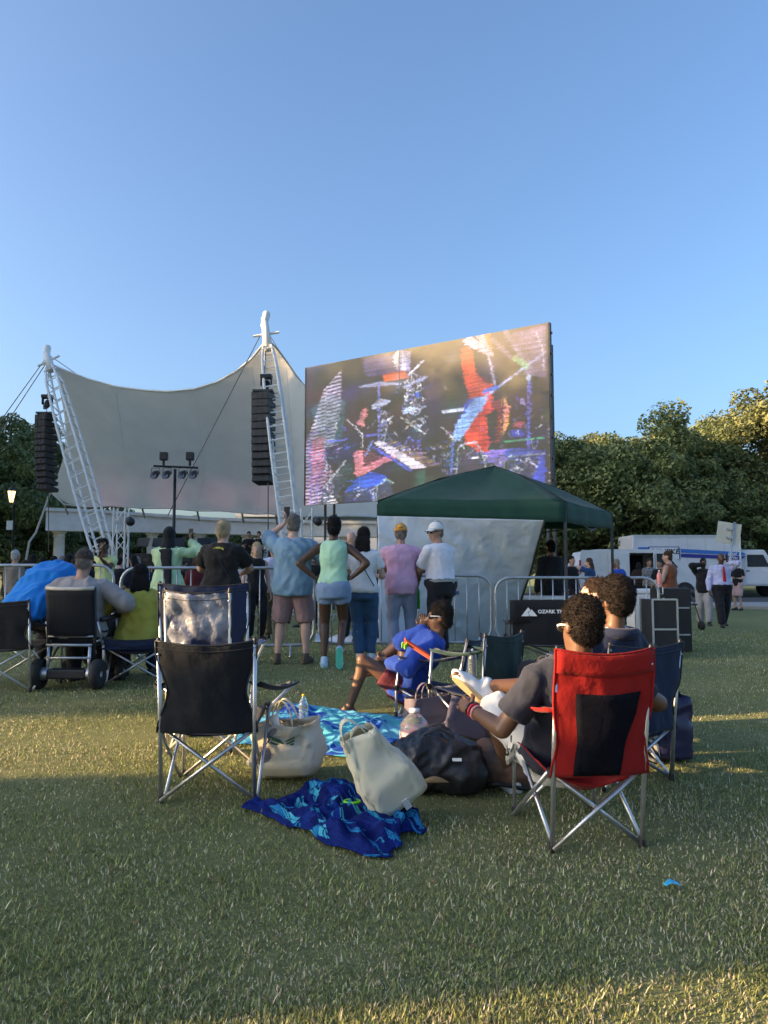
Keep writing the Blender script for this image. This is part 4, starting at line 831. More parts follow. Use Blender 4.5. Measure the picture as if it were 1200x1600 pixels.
# ================================================================== WHO IS WHERE
def at_px(px, Y, dz=0): v = GX(px, Y); v.z += dz; return v
C = lambda n, c, **k: cloth('cloth_' + n, c, **k)
denim = C('denim', (.055, .095, .20)); ldenim = C('light_denim', (.20, .28, .42)); khaki = C('khaki', (.14, .11, .055)); charcoal = C('charcoal', (.025, .025, .03)); offwhite = C('offwhite', (.70, .69, .70)); navy = C('navy', (.016, .022, .05))
wsh = dict(mat=M('white_shoe', (.66, .66, .66), .6, .1, 20)); bsh = dict(mat=M('black_shoe', (.015, .014, .014), .5, .2)); brsh = dict(mat=M('brown_shoe', (.07, .045, .03), .6, .2))
# man in the red chair
def wristband(PJ):
    d, w, nn = PJ['HND']['l']; a = PJ['WR']['l']; e = PJ['EL']['l']; ax = (e - a).normalized()
    for q, m, r in ((.02, M('red_band', (.5, .02, .03), .5, .1), .034), (.045, M('bead_band', (.6, .25, .25), .5, .4, 90), .034), (.0, M('watch_dark', (.02, .02, .02), .3, .1), .033)):
        c = a + ax * q; u = ax.orthogonal().normalized(); v = ax.cross(u); MB().tube([c + (u * math.cos(t) + v * math.sin(t)) * r for t in np.linspace(0, 2 * math.pi, 15)[:-1]], .007, 6, closed=True).build('wristband', m, PJ['t'], None, True)
RM = person('short-haired man in navy shirt reclining in the red camp chair', cr, R(9), 1.82, 'brown', top=dict(mat=C('navy_tee', (.028, .030, .045)), sleeve=.72, loose=.022, hem=.05, amp=.008), bottom=dict(mat=C('white_shorts', (.68, .66, .62)), leg=1.0, name='shorts', loose=.02), shoes=dict(wsh, sole=M('gum_sole', (.50, .36, .20), .6, .1)),
    hair=dict(kind='afro', mat='curl', vol=.004), glasses='white', vox=.009, extra=wristband, g=1.05,
    pose=dict(pelvis=(0, .17, .335), lean=-42, head=(14, 6, 6), hand_l=(-.43, .22, .53), elbow_l=(-.5, -.2, -1), hand_r=(.32, .22, .56), elbow_r=(.8, -.6, -.2), foot_r=(-.24, .62, .58), knee_r=(1, .25, .5), toe_r=(-.72, .25, .62), sole_r=(-.55, -.35, -.75), foot_l=(-.10, .62, .085), knee_l=(-.4, .3, 1), curl_l=45, hside_l=(.6, 0, .8)))
# curly man
def hood(PJ):
    c = PJ['sp'](.49); MM = PJ['mt'](.5)
    MB().tube([c + MM @ Vector((.105 * math.cos(a), -.02 + .10 * math.sin(a), .015 - .03 * math.sin(a))) for a in np.linspace(math.pi * .95, math.pi * 2.05, 12)], .035, 8).build('hood', navy, PJ['t'], None, True)
    MB().tube([c + MM @ Vector((.075 * math.cos(a), -.01 + .075 * math.sin(a), .035)) for a in np.linspace(math.pi * .95, math.pi * 2.05, 10)], .014, 6).build('collar', offwhite, PJ['t'], None, True)
person('curly-haired man in dark hooded jacket and sunglasses beyond the red chair', cn, R(30), 1.80, 'brown', top=dict(mat=navy, sleeve=1.9, loose=.028, hem=.05, name='jacket'), bottom=dict(mat=charcoal), shoes=wsh, hair=dict(kind='afro', mat='curl', vol=.012), glasses='dark', vox=.010, extra=hood,
    pose=dict(pelvis=(0, .07, .35), lean=-22, head=(8, 0, 0), hand_l=(-.28, .20, .46), hand_r=(.28, .20, .46), foot_l=(-.14, .55, .085), foot_r=(.14, .55, .085), knee_l=(-.2, .3, 1), knee_r=(.2, .3, 1)))
person('brown-haired man in profile, his head between the two seated men', c7, R(60), 1.78, 'light', top=dict(mat=C('dark_olive', (.03, .035, .03)), sleeve=.6), bottom=dict(mat=charcoal), shoes=bsh, hair=dict(kind='short', mat='brown'), glasses='dark',
    pose=dict(pelvis=(0, .02, .33), lean=-8, head=(15, -4, 0), hand_l=(-.26, .2, .42), hand_r=(.26, .2, .42), foot_l=(-.14, .5, .085), foot_r=(.14, .5, .085), knee_l=(-.2, .3, 1), knee_r=(.2, .3, 1)))
# barefoot woman in blue
person('barefoot woman in royal blue sweatshirt lounging sideways, one knee raised', cbw, R(80), 1.64, 'brown', top=dict(mat=C('royal_blue', (.022, .065, .36)), sleeve=1.85, loose=.026, hem=.10, amp=.012, sc=7, name='sweatshirt'), bottom=dict(mat=C('dark_red_shorts', (.12, .02, .03)), leg=.5, name='shorts'), hair=dict(kind='braids', mat='curl', vol=.008), glasses='white', sex='f', vox=.0095,
    pose=dict(pelvis=(0, .24, .25), lean=-46, head=(10, 0, 0), face_r=(.03, .135, -.11), elbow_r=(.3, .9, -.6), hdir_r=(-.1, .1, 1), curl_r=55, hand_l=(-.12, .36, .46), elbow_l=(-.8, -.5, -.4), foot_l=(-.15, .71, .075), knee_l=(-.15, .3, 1), foot_r=(.10, .58, .38), knee_r=(.12, .1, 1), toe_r=(0, 1, -.2), toe_l=(-.1, 1, -.02)))
# bent man
person('heavy man in bright blue shirt bending far forward from his chair', cb4 + Vector((.12, .12, 0)), R(-20), 1.92, 'tan', top=dict(mat=C('bright_blue', (.010, .19, .58)), sleeve=.9, loose=.03, hem=.12, amp=.016, sc=5), bottom=dict(mat=charcoal), shoes=bsh, hair=dict(kind='short', mat='black'), g=1.38, vox=.011,
    pose=dict(pelvis=(0, .0, .68), lean=80, head=(0, 70, 0), hand_l=(-.25, .75, .5), hand_r=(.25, .75, .5), foot_l=(-.2, .35, .085), foot_r=(.2, .35, .085)))
# yellow shirt woman
person('woman in mustard yellow top with dark bobbed hair, seated from behind', cy, R(16), 1.66, 'tan', top=dict(mat=C('mustard', (.38, .33, .055)), sleeve=1.5, loose=.026, hem=.05, amp=.018, sc=6), bottom=dict(mat=navy), shoes=bsh, hair=dict(kind='bob', mat='black', len=.16, vol=.006), g=1.28, sex='f', vox=.011,
    pose=dict(pelvis=(0, .02, .45), lean=4, head=(0, 12, 0), hand_l=(-.30, .18, .62), elbow_l=(-1, -.5, -.2), hand_r=(.30, .18, .62), elbow_r=(1, -.5, -.2), foot_l=(-.15, .5, .085), foot_r=(.13, .5, .085), knee_l=(-.2, .3, 1), knee_r=(.2, .3, 1)))
# standing at the barricades
def strap(side=1):
    def fn(PJ):
        sp, mt, k = PJ['sp'], PJ['mt'], PJ['k']; pts = []
        for i in range(9):
            t = i / 8; pts.append(sp(.49 - .46 * t) + mt(.3) @ (Vector((side * (-.10 + .27 * t), -.135 - .03 * math.sin(math.pi * t), 0)) * k))
        MB().tube(pts, .012, 6, flat=.4).build('bag_strap', black, PJ['t'], None, True)
    return fn
def logo_back(PJ):
    strap(1)(PJ); c = PJ['sp'](.40) + PJ['mt'](.4) @ Vector((-.01, -.152, .03)); m = MB(); m.cur = 0
    m.lathe([(.048, -.002), (.048, .002)], c, 18, Matrix.Rotation(R(90), 3, 'X') @ Matrix.Diagonal((1.3, .62, 1))); m.build('back_logo', M('yellow_print', (.40, .40, .06), .8, .5, 60), PJ['t'])
person('stout blonde woman in black T-shirt leaning on the barricade', at_px(346, 9.2), R(-3), 1.73, 'light', top=dict(mat=C('black_tee', (.016, .014, .013)), sleeve=.75, loose=.030, hem=.10, amp=.009), bottom=dict(mat=C('dark_denim', (.022, .035, .085))), shoes=bsh, hair=dict(kind='pony', mat='blond'), g=1.25, sex='f', extra=logo_back,
    pose=dict(lean=7, head=(-12, 0, 0), hand_l=(-.16, .36, 1.08), elbow_l=(-1, -.2, -.5), hand_r=(.16, .36, 1.08), elbow_r=(1, -.2, -.5)))
MAN_B = person('man in light blue button shirt and mauve shorts filming with raised phone', at_px(457, 9.25), R(-4), 1.80, 'light', top=dict(mat=C('chambray', (.17, .28, .38)), sleeve=.95, loose=.034, hem=.14, flare=.02, amp=.012, sc=6, collar=1), bottom=dict(mat=C('mauve', (.30, .19, .19)), leg=1.0, name='shorts', loose=.03), shoes=brsh, hair=dict(kind='short', mat='grey'), g=1.2, sw=1.05,
    pose=dict(lean=2, head=(6, 4, 0), hand_l=(-.15, .24, 1.64), elbow_l=(-1, .3, -.5), hdir_l=(.2, .1, 1), hand_r=(.20, .22, 1.18), elbow_r=(1, -.6, -.1), foot_l=(-.17, 0, .085), foot_r=(.16, .03, .085)))
msh = dict(mat=M('mint_shoe', (.40, .55, .70), .6, .25, 18), sole=M('mint_sole', (.12, .62, .45), .6, .1))
person('woman in mint tank top and denim shorts, hands on hips', at_px(521, 8.95), R(-2), 1.76, 'dark', top=dict(mat=C('mint', (.38, .62, .44)), sleeve=0, loose=.014, hem=-.01, amp=.008), bottom=dict(mat=ldenim, wl=1.0, rise=.06, leg=.40, name='shorts', loose=.02), shoes=msh, hair=dict(kind='bun', mat='black'), sex='f', sw=1.08,
    pose=dict(lean=3, head=(0, 4, 0), hand_l=(-.21, -.03, 1.02), elbow_l=(-1, -.25, .2), hdir_l=(.85, .3, -.25), hside_l=(0, .8, .6), hand_r=(.21, -.03, 1.02), elbow_r=(1, -.25, .2), hdir_r=(-.85, .3, -.25), hside_r=(0, .8, .6), foot_l=(-.10, .0, .085), foot_r=(.09, -.13, .20), knee_r=(.05, 1, 0), toe_r=(0, .25, -.95), sole_r=(0, -.95, -.25)))
person('woman in white T-shirt and blue jeans with long black hair', at_px(567, 9.55), R(-8), 1.66, 'light', top=dict(mat=offwhite, sleeve=.6, loose=.016, hem=.05), bottom=dict(mat=C('jeans', (.035, .085, .17))), shoes=wsh, hair=dict(kind='long', mat='black', len=.46, vol=.006), sex='f', extra=strap(1), g=1.06,
    pose=dict(lean=5, head=(0, 6, 0), hand_l=(-.12, .34, 1.10), hand_r=(.18, .32, 1.08), foot_l=(-.05, 0, .085), foot_r=(.09, .08, .085)))
person('man in pink T-shirt and mustard cap leaning on the barricade', at_px(627, 10.0), R(2), 1.74, 'tan', top=dict(mat=C('pink', (.62, .36, .50)), sleeve=.8, loose=.026, hem=.12, amp=.010), bottom=dict(mat=C('grey_blue', (.28, .31, .42))), shoes=wsh, hair=dict(kind='short', mat='grey'), cap=dict(mat=C('mustard_cap', (.58, .28, .045))), g=1.08,
    pose=dict(lean=9, head=(0, 6, 0), hand_l=(-.10, .42, 1.06), elbow_l=(-1, .0, -.3), hand_r=(.12, .42, 1.06), elbow_r=(1, .0, -.3), foot_l=(-.1, -.05, .085), foot_r=(.14, .05, .085)))
PJW = person('man in white polo and white cap looking back over the barricade', at_px(690, 9.95), R(40), 1.76, 'tan', top=dict(mat=C('white_polo', (.68, .66, .70)), sleeve=.85, loose=.018, hem=.0, collar=1), bottom=dict(mat=C('black_jeans', (.018, .018, .022)), wl=1.9, rise=.07, belt=M('grey_belt', (.30, .30, .28), .6, .2)), shoes=bsh, hair=dict(kind='short', mat='grey'), cap=dict(mat=C('white_cap', (.68, .68, .68))), glasses='dark', g=1.15, belly=.05,
    pose=dict(lean=10, head=(82, 2, 0), hand_l=(-.06, .36, .98), elbow_l=(-.9, -.2, -.4), hdir_l=(0, .5, -.8), hand_r=(.0, .42, 1.08), elbow_r=(.6, .2, -.6), foot_l=(-.12, -.1, .085), foot_r=(.12, .08, .085)))
# beyond the barricades, near the stage
VJ = person('violinist in pale lime shirt playing towards the crowd', at_px(163, 14.0), R(168), 1.82, 'dark', top=dict(mat=C('lime', (.52, .60, .28)), sleeve=.6), bottom=dict(mat=charcoal), shoes=bsh, hair=dict(kind='short', mat='black'),
    pose=dict(head=(18, 8, 6), hand_r=(.22, .34, 1.22), elbow_r=(1, .1, -.4), hand_l=(-.20, .44, 1.38), elbow_l=(-.4, .3, -1), hdir_l=(.2, .2, 1), curl_l=60, curl_r=50))
HJ = person('person in pale green tunic and black headscarf holding up a phone', at_px(262, 11.6), R(-14), 1.82, 'tan', top=dict(mat=C('pale_green', (.42, .58, .34)), sleeve=1.9, loose=.03, hem=.48, flare=.08, amp=.012, name='tunic'), bottom=dict(mat=C('pale_green2', (.40, .55, .33))), shoes=bsh, hair=dict(kind='hijab', mat='black'),
    pose=dict(head=(0, 0, 0), hand_r=(.24, .22, 1.52), elbow_r=(1, -.1, -.5), hdir_r=(-.2, .2, 1), hand_l=(-.06, .36, 1.18), elbow_l=(-1, 0, -.3)))
person('blonde woman in black dress turned to face us behind the barricade', at_px(400, 13.2), R(205), 1.68, 'light', top=dict(mat=C('black_dress', (.012, .012, .013)), sleeve=0, hem=.10), bottom=dict(mat=blackcloth), shoes=bsh, hair=dict(kind='long', mat='blond', len=.28), sex='f', pose=dict(head=(-20, 0, 0)))
person('man in pale T-shirt and khaki cargo trousers behind the barricade', at_px(428, 13.6), R(20), 1.72, 'tan', top=dict(mat=C('pale_lilac', (.55, .57, .72)), sleeve=.7, loose=.03), bottom=dict(mat=khaki, loose=.025), shoes=bsh, hair=dict(kind='short', mat='black'), pose=dict(head=(10, 5, 0), hand_l=(-.15, .3, 1.1)))
person('bald man in grey among the far crowd under the screen', at_px(548, 12.4), R(-30), 1.80, 'light', top=dict(mat=slate, sleeve=.7), bottom=dict(mat=charcoal), shoes=bsh, vox=.018)
person('dark-haired player in black beside a cello scroll under the screen', at_px(490, 17.5), R(170), 1.78, 'light', top=dict(mat=blackcloth, sleeve=1.5), bottom=dict(mat=blackcloth), shoes=bsh, hair=dict(kind='long', mat='black', len=.25), sex='f', vox=.018)
crowd = [(22, 15.2, 1.70, 'silver', 'tan', 'grey-haired head in beige among the crowd beyond the barricade', (.20, .17, .14)), (50, 15.8, 1.64, 'black', 'dark', 'dark-haired person in black beside the grey-haired head', (.012, .012, .014)), (84, 16.4, 1.62, 'black', 'dark', 'person in black just beyond the bent blue back', (.012, .012, .014)), (106, 17.0, 1.68, 'black', 'brown', 'dark-haired person in charcoal behind the capped man', (.02, .02, .022)), (130, 17.5, 1.66, 'brown', 'light', 'brown-haired person in black to one side of the violinist', (.012, .012, .016)), (208, 17.5, 1.70, 'black', 'tan', 'person in dark shirt between violinist and green tunic', (.02, .02, .03)), (372, 15.5, 1.66, 'black', 'light', 'person in white top behind the blonde woman in black T-shirt', (.45, .45, .48)), (306, 16.2, 1.6, 'brown', 'light', 'person in maroon beyond the green tunic', (.10, .015, .02))]
for i, (px, Y, H, hm, sk_, lb, cc) in enumerate(crowd):
    person(lb, at_px(px, Y), R(-20 + 37 * (i % 3)), H, sk_, top=dict(mat=C('crowd%d' % i, cc), sleeve=.7 + .4 * (i % 2)), bottom=dict(mat=charcoal), shoes=bsh, hair=dict(kind='short' if i % 2 == 0 else 'bob', mat=hm, len=.12), vox=.020, group='crowd beyond the barricades', sex='f' if i % 2 else 'm')
for i, (px, Y) in enumerate(((12, 19.5), (38, 20.5), (66, 19.0), (96, 20.0), (120, 21.0), (146, 20.2), (186, 19.4), (214, 20.6), (240, 19.2), (284, 20.4), (322, 19.6), (352, 20.8), (384, 19.0), (446, 20.2), (470, 18.6))):
    person('dark-clad onlooker before the stage, ' + ['under the lit lamp post', 'beside the grey-haired head', 'beyond the bent blue back', 'between blue back and capped man', 'beyond the capped man', 'next to the violinist', 'by the foot of the truss tower', 'past the truss tower towards the headscarf', 'just behind the headscarf', 'between headscarf and blonde woman', 'behind the shoulder of the blonde woman', 'behind the arm of the blonde woman', 'beside the woman in black dress', 'behind the man in blue shirt', 'under the screen corner by the second truss'][i], at_px(px, Y), R(-40 + 31 * (i % 5)), 1.62 + .05 * (i % 4), ['tan', 'dark', 'light', 'brown'][i % 4], top=dict(mat=[blackcloth, charcoal, navy][i % 3], sleeve=.7 + .5 * (i % 3)), bottom=dict(mat=charcoal), shoes=bsh, hair=dict(kind=['short', 'bob', 'long'][i % 3], mat=['black', 'brown', 'black', 'grey'][i % 4], len=.2), vox=.024, group='dense crowd before the stage', sex='mf'[i % 2])
for i, (px, lb) in enumerate(((388, 'young player in black T-shirt, first of three on the stage'), (404, 'young player in black T-shirt, middle of three on the stage'), (427, 'young player in black T-shirt nearest the peak mast on the stage'))):
    v = at_px(px, 30.2); v.z = 1.15
    person(lb, v, R(185 - 10 * i), 1.74, 'tan', top=dict(mat=blackcloth, sleeve=.6), bottom=dict(mat=blackcloth), shoes=bsh, hair=dict(kind='short', mat='black'), vox=.024, group='players on the stage', pose=dict(hand_l=(-.1, .3, 1.1), hand_r=(.12, .3, 1.15)))
# by the tent, the van and the truck
person('man all in black standing in the shade under the green tent', at_px(862, 14.2), R(15), 1.80, 'brown', top=dict(mat=blackcloth, sleeve=1.9, loose=.03), bottom=dict(mat=blackcloth), shoes=bsh, hair=dict(kind='short', mat='black'), g=1.1)
person('man in black polo beside the van tail light', at_px(893, 22), R(-150), 1.80, 'tan', top=dict(mat=blackcloth, sleeve=.7), bottom=dict(mat=charcoal), shoes=bsh, hair=dict(kind='short', mat='black'), vox=.017)
person('woman in blue top with brown hair, hand to her face', at_px(922, 21.5), R(60), 1.74, 'light', top=dict(mat=C('mid_blue', (.02, .06, .16)), sleeve=.8, loose=.03), bottom=dict(mat=navy), shoes=bsh, hair=dict(kind='long', mat='brown', len=.3), sex='f', vox=.017, pose=dict(face_l=(-.05, .10, -.10), elbow_l=(-1, .2, -.5)))
person('grey-haired man in royal blue T-shirt by the tent leg', at_px(969, 19.8), R(40), 1.70, 'brown', top=dict(mat=C('royal', (.012, .07, .42)), sleeve=.8, loose=.03), bottom=dict(mat=charcoal), shoes=bsh, hair=dict(kind='short', mat='grey'), vox=.016, g=1.1, pose=dict(lean=10, head=(0, 10, 0), hand_l=(-.2, .35, 1.0)))
person('dark figure leaning into the open van door', at_px(998, 28.6), R(-20), 1.66, 'dark', top=dict(mat=C('dark_brown', (.03, .015, .012)), sleeve=1.5), bottom=dict(mat=charcoal), shoes=bsh, hair=dict(kind='long', mat='black', len=.3), sex='f', vox=.02, pose=dict(lean=14))
person('woman in grey printed blouse beside the van door', at_px(1014, 25), R(190), 1.74, 'tan', top=dict(mat=M('print_cloth', (.10, .10, .11), .8, .9, 30, col2=(.42, .40, .40)), sleeve=1.0, loose=.03), bottom=dict(mat=charcoal), shoes=bsh, hair=dict(kind='short', mat='brown'), sex='f', vox=.018, pose=dict(hand_l=(-.2, .25, 1.1), hand_r=(.1, .3, 1.1)))
person('man in black with brown hair behind the woman in rust top', at_px(1031, 23.5), R(140), 1.70, 'tan', top=dict(mat=blackcloth, sleeve=1.0), bottom=dict(mat=blackcloth), shoes=bsh, hair=dict(kind='short', mat='brown'), vox=.018)
person('woman in rust tank top and white denim shorts in profile', at_px(1046, 16.6), R(48), 1.74, 'light', top=dict(mat=C('rust', (.22, .075, .035)), sleeve=0, loose=.02, hem=.02), bottom=dict(mat=C('white_denim', (.62, .63, .66)), leg=.42, name='shorts', loose=.022), shoes=wsh, hair=dict(kind='bun', mat='brown', at=(0, -.09, .10)), sex='f', g=1.12, vox=.014, pose=dict(head=(15, 4, 0), hand_l=(-.16, .30, 1.08), hand_r=(.16, .30, 1.08)))
JJ = person('man in black jacket and grey trousers walking, hand to brow', at_px(1099, 19.4), R(160), 1.70, 'dark', top=dict(mat=blackcloth, sleeve=1.9, loose=.03, name='jacket'), bottom=dict(mat=C('grey_trousers', (.30, .30, .31)), loose=.03), shoes=bsh, hair=dict(kind='short', mat='black'), vox=.015, pose=dict(head=(20, 10, 0), face_r=(.09, .13, -.03), hdir_r=(-.6, -.1, .6), elbow_r=(1, .3, .2), foot_l=(-.1, .22, .085), foot_r=(.1, -.18, .10)))
def tie(PJ):
    sp, mt, k = PJ['sp'], PJ['mt'], PJ['k']
    MB().grid(lambda u, v: sp(.49 - .44 * v) + mt(.3) @ (Vector(((u - .5) * (.035 + .05 * v), .152 + .045 * math.sin(v * 2.6), 0)) * k), 2, 10).build('tie', C('red_tie', (.45, .015, .02)), PJ['t'], None, True, solid=.01)
RT = person('bald man in lavender shirt and red tie, walking and phoning', at_px(1127, 18.4), R(176), 1.78, 'dark', top=dict(mat=C('lavender', (.42, .44, .66)), sleeve=1.9, loose=.016, hem=.0, collar=1), bottom=dict(mat=C('black_trousers', (.012, .012, .016)), loose=.026, wl=1.2, rise=.07, belt=black), shoes=bsh, vox=.013, g=1.2, belly=.06, extra=tie,
    pose=dict(head=(-8, 4, 0), face_l=(-.12, .03, -.11), elbow_l=(-1, .3, -.5), hdir_l=(.1, 0, 1), curl_l=50, hand_r=(.30, .06, .86), foot_l=(-.09, -.24, .11), foot_r=(.10, .22, .085)))
person('man in black T-shirt and pale pink shorts by the truck', at_px(1152, 26.2), R(120), 1.72, 'light', top=dict(mat=blackcloth, sleeve=.7), bottom=dict(mat=C('pale_pink', (.48, .33, .32)), leg=1.0, name='shorts', loose=.03), shoes=bsh, hair=dict(kind='short', mat='brown'), vox=.018, pose=dict(hand_l=(-.2, .3, 1.1), hand_r=(.2, .3, 1.1)))
# ================================================================== TENT AND TARP
tentg = cloth('tent_green', (.022, .072, .052), thin=.15)
tp = {'FL': P(591, 783, 12.5), 'FR': P(883, 784, 12.3), 'RR': P(956, 803, 15.2)}; tp['RL'] = tp['FL'] + tp['RR'] - tp['FR']; tp['RL'].z = tp['RR'].z
pk = P(773, 729, 13.8); to = Vector(((tp['FL'].x + tp['RR'].x) / 2, 13.9, gz(0, 13.9)))
tent = thing('pop_up_tent', 'green pop-up tent with peaked roof beside the big screen', 'tent', to)
order = ['FL', 'FR', 'RR', 'RL']
for i in range(4):
    a, c = tp[order[i]], tp[order[(i + 1) % 4]]
    def roofp(u, v, a=a, c=c):
        q = a.lerp(c, u); p_ = q.lerp(pk, v); ss = math.sin(math.pi * v) * (1 - abs(2 * u - 1)); return p_ + Vector((0, 0, -.16 * ss + .07 * math.sin(math.pi * v) + .012 * mnoise.noise((u * 7, v * 9, i))))
    MB().grid(roofp, 12, 12).build('roof_panel', tentg, tent, to, True, solid=.006)
    vh = {'FL': .235, 'FR': .33, 'RR': .28, 'RL': .25}
    def valp(u, v, a=a, c=c, A=order[i], Cc=order[(i + 1) % 4]):
        q = a.lerp(c, u); h = vh[A] * (1 - u) + vh[Cc] * u; out = Vector((0, -.012, 0)); return q + Vector((0, 0, -h * v - .025 * math.sin(math.pi * u) * v)) + Vector((.010 * math.sin(u * 23), .012 * math.sin(u * 31 + 1) * v - .004, 0))
    MB().grid(valp, 24, 3).build('valance', tentg, tent, to, True, solid=.006)
    q = a; MB().box((q.x, q.y + .03, (q.z - .05 + gz(q.x, q.y)) / 2), (.045, .045, q.z - .05 - gz(q.x, q.y))).build('tent_leg', dsteel, tent, to)
    MB().tube([a + Vector((0, .05, -.12)), a.lerp(c, .5) + Vector((0, .05, -.4)), c + Vector((0, .05, -.12))], .016, 6).build('truss_bar', dsteel, tent, to)
    MB().tube([a + Vector((0, 0, -.02)), pk + Vector((0, 0, -.05))], .016, 6).build('roof_strut', dsteel, tent, to)
    MB().tube([a + Vector((0, -.012, .004)), a.lerp(pk, .5) + Vector((0, -.01, .070)), pk + Vector((0, 0, .006))], .012, 6).build('seam', M('tent_seam', (.008, .020, .016), .8, .1), tent, to, True)
def tarp_material():
    m = M('silver_tarp', (.50, .55, .60), .40, .08, 3.0, spec=.6); n = m.node_tree; b = n.nodes['Principled BSDF']; tc = n.nodes.new('ShaderNodeTexCoord'); h = None
    for sc_, wt, st in ((7, .30, (1, 1, 1.6)), (17, .35, (1.5, 1, 1)), (40, .18, (1, 1, 1))):
        mp = n.nodes.new('ShaderNodeMapping'); mp.inputs['Scale'].default_value = st; mp.inputs['Rotation'].default_value = (.3, .5 * sc_, .2); n.links.new(tc.outputs['Object'], mp.inputs[0])
        no = n.nodes.new('ShaderNodeTexNoise'); no.inputs['Scale'].default_value = sc_ * .5; n.links.new(mp.outputs[0], no.inputs[0]); ad = n.nodes.new('ShaderNodeVectorMath'); ad.operation = 'MULTIPLY_ADD'; ad.inputs[1].default_value = (.25, .25, .25); n.links.new(no.outputs['Color'], ad.inputs[0]); n.links.new(mp.outputs[0], ad.inputs[2])
        v = n.nodes.new('ShaderNodeTexVoronoi'); v.inputs['Scale'].default_value = sc_; n.links.new(ad.outputs[0], v.inputs[0]); mu = n.nodes.new('ShaderNodeMath'); mu.operation = 'MULTIPLY_ADD'; mu.inputs[1].default_value = wt / sc_ * 8; n.links.new(v.outputs['Distance'], mu.inputs[0])
        if h: n.links.new(h, mu.inputs[2])
        else: mu.inputs[2].default_value = 0
        h = mu.outputs[0]
    bp = n.nodes.new('ShaderNodeBump'); bp.inputs['Strength'].default_value = .5; bp.inputs['Distance'].default_value = .025; n.links.new(h, bp.inputs['Height']); n.links.new(bp.outputs[0], b.inputs['Normal']); return m
tm_ = tarp_material(); ttl = P(590, 806, 12.25); ttr = P(851, 813, 12.15); tbl = G(591, 1008); tbr = G(797, 1000)
tarp = thing('silver_tarp', 'crinkled silver tarp hung from the tent edge down to the grass', 'tarp', tbl)
def tarpp(u, v):
    a = ttl.lerp(tbl, v) + Vector((0, -.10 * v, 0)); c = ttr.lerp(tbr, v); q = a.lerp(c, u); n = mnoise.noise; x, z = q.x, q.z
    f = .05 * n((x * 1.3 + z * .9, z * .6, 3)) * (.3 + v) + .022 * (1 - 2 * abs(n((x * 2.1 + z * 1.6, z * 2.2 - x, 7)))) + .007 * (1 - 2 * abs(n((x * 6 - z * 3.5, z * 5 + x * 2, 1)))) + .002 * (1 - 2 * abs(n((x * 15, z * 14, 4))))
    zz = .015 * n((x * 4, 0, 1)) * v; return q + Vector((.03 * n((z * 2, 1, 0)), -f, zz))
MB().grid(tarpp, 90, 80).build('sheet', tm_, tarp, tbl, True, solid=.004)
def tarpg(u, v):
    a = G(492, 1004); c = G(640, 1008); q = a.lerp(c, u) + Vector((0, .5 - .62 * v, 0)); n = mnoise.noise
    return Vector((q.x, q.y, gz(q.x, q.y) + .02 + .16 * max(0, n((q.x * 2.6, q.y * 2.6, 2)) + .25) * math.sin(math.pi * v) + .03 * (1 - 2 * abs(n((q.x * 6, q.y * 6, 8)))) * math.sin(math.pi * v)))
MB().grid(tarpg, 50, 22).build('ground_flap', tm_, tarp, tbl, True, solid=.004)
MB().tube([tarpp(.999, i / 12) + Vector((0, -.01, 0)) for i in range(13)], .018, 6).build('edge_hem', black, tarp, tbl, True)
tb_ = Vector((3.0, 13.5, gz(3, 13.5))); tbt = thing('folding_table', 'white folding table in the shade under the tent', 'table', tb_)
MB().box((3.0, 13.5, tb_.z + .73), (1.7, .7, .05)).build('table_top', whitepaint, tbt, tb_, bevel=.01)
for x in (-.75, .75):
    for y in (-.28, .28): MB().tube([(3 + x, 13.5 + y, tb_.z), (3 + x, 13.5 + y, tb_.z + .71)], .015, 6).build('leg', dsteel, tbt, tb_)

# ================================================================== BARRICADES
def barricade_mesh(Lh, h=1.08):
    r = .20; z0 = .14; pts = []
    for cx, cz, a0 in ((Lh - r, h - r, 0), (-Lh + r, h - r, 90), (-Lh + r, z0 + r, 180), (Lh - r, z0 + r, 270)):
        for i in range(6): a = R(a0 + 18 * i); pts.append((cx + r * math.cos(a), 0, cz + r * math.sin(a)))
    return MB().tube(pts, .020, 8, closed=True)
def barricade(label, pa, pb, h=1.08, group='crowd barricades across the lawn', plate=False, nb=13):
    pa, pb = Vector(pa), Vector(pb); mid_ = (pa + pb) / 2; mid_.z = (gz(pa.x, pa.y) + gz(pb.x, pb.y)) / 2; d = pb - pa; Lh = d.length / 2
    t = thing('crowd_barricade', label, 'barricade', mid_, math.atan2(d.y, d.x), group)
    barricade_mesh(Lh, h).build('frame', steel, t, None, True)
    for i in range(nb):
        x = -Lh + 2 * Lh * (i + 1) / (nb + 1); MB().tube([(x, 0, .15), (x, 0, h - .01)], .0085, 6).build('bar', steel, t, None, True)
    for s in (-1, 1):
        MB().tube([(s * (Lh - .3), -.32, .02), (s * (Lh - .3), -.2, .035), (s * (Lh - .3), 0, .13), (s * (Lh - .3), .2, .035), (s * (Lh - .3), .32, .02)], .016, 6, flat=1.6).build('foot', steel, t, None, True)
    for s, z in ((1, .45), (1, .85)): MB().tube([(s * Lh + .02, 0, z - .04), (s * Lh + .06, 0, z - .04), (s * Lh + .06, 0, z + .05)], .008, 6).build('hook', steel, t)
    if plate:
        pl_ = MB().box((Lh * plate, -.012, h * .80), (.17, .008, .15)).build('plate', M('plate_grey', (.40, .42, .43), .5, .1), t, None, bevel=.004)
        MB().box((Lh * plate, -.018, h * .775), (.09, .004, .045)).build('plate_print', M('plate_blue', (.03, .10, .35), .5, .1), pl_)
    return t
barricade('steel barricade in front of the bent man and wheelchair', GX(-118, 9.9), GX(178, 9.95), 1.18, plate=.62)
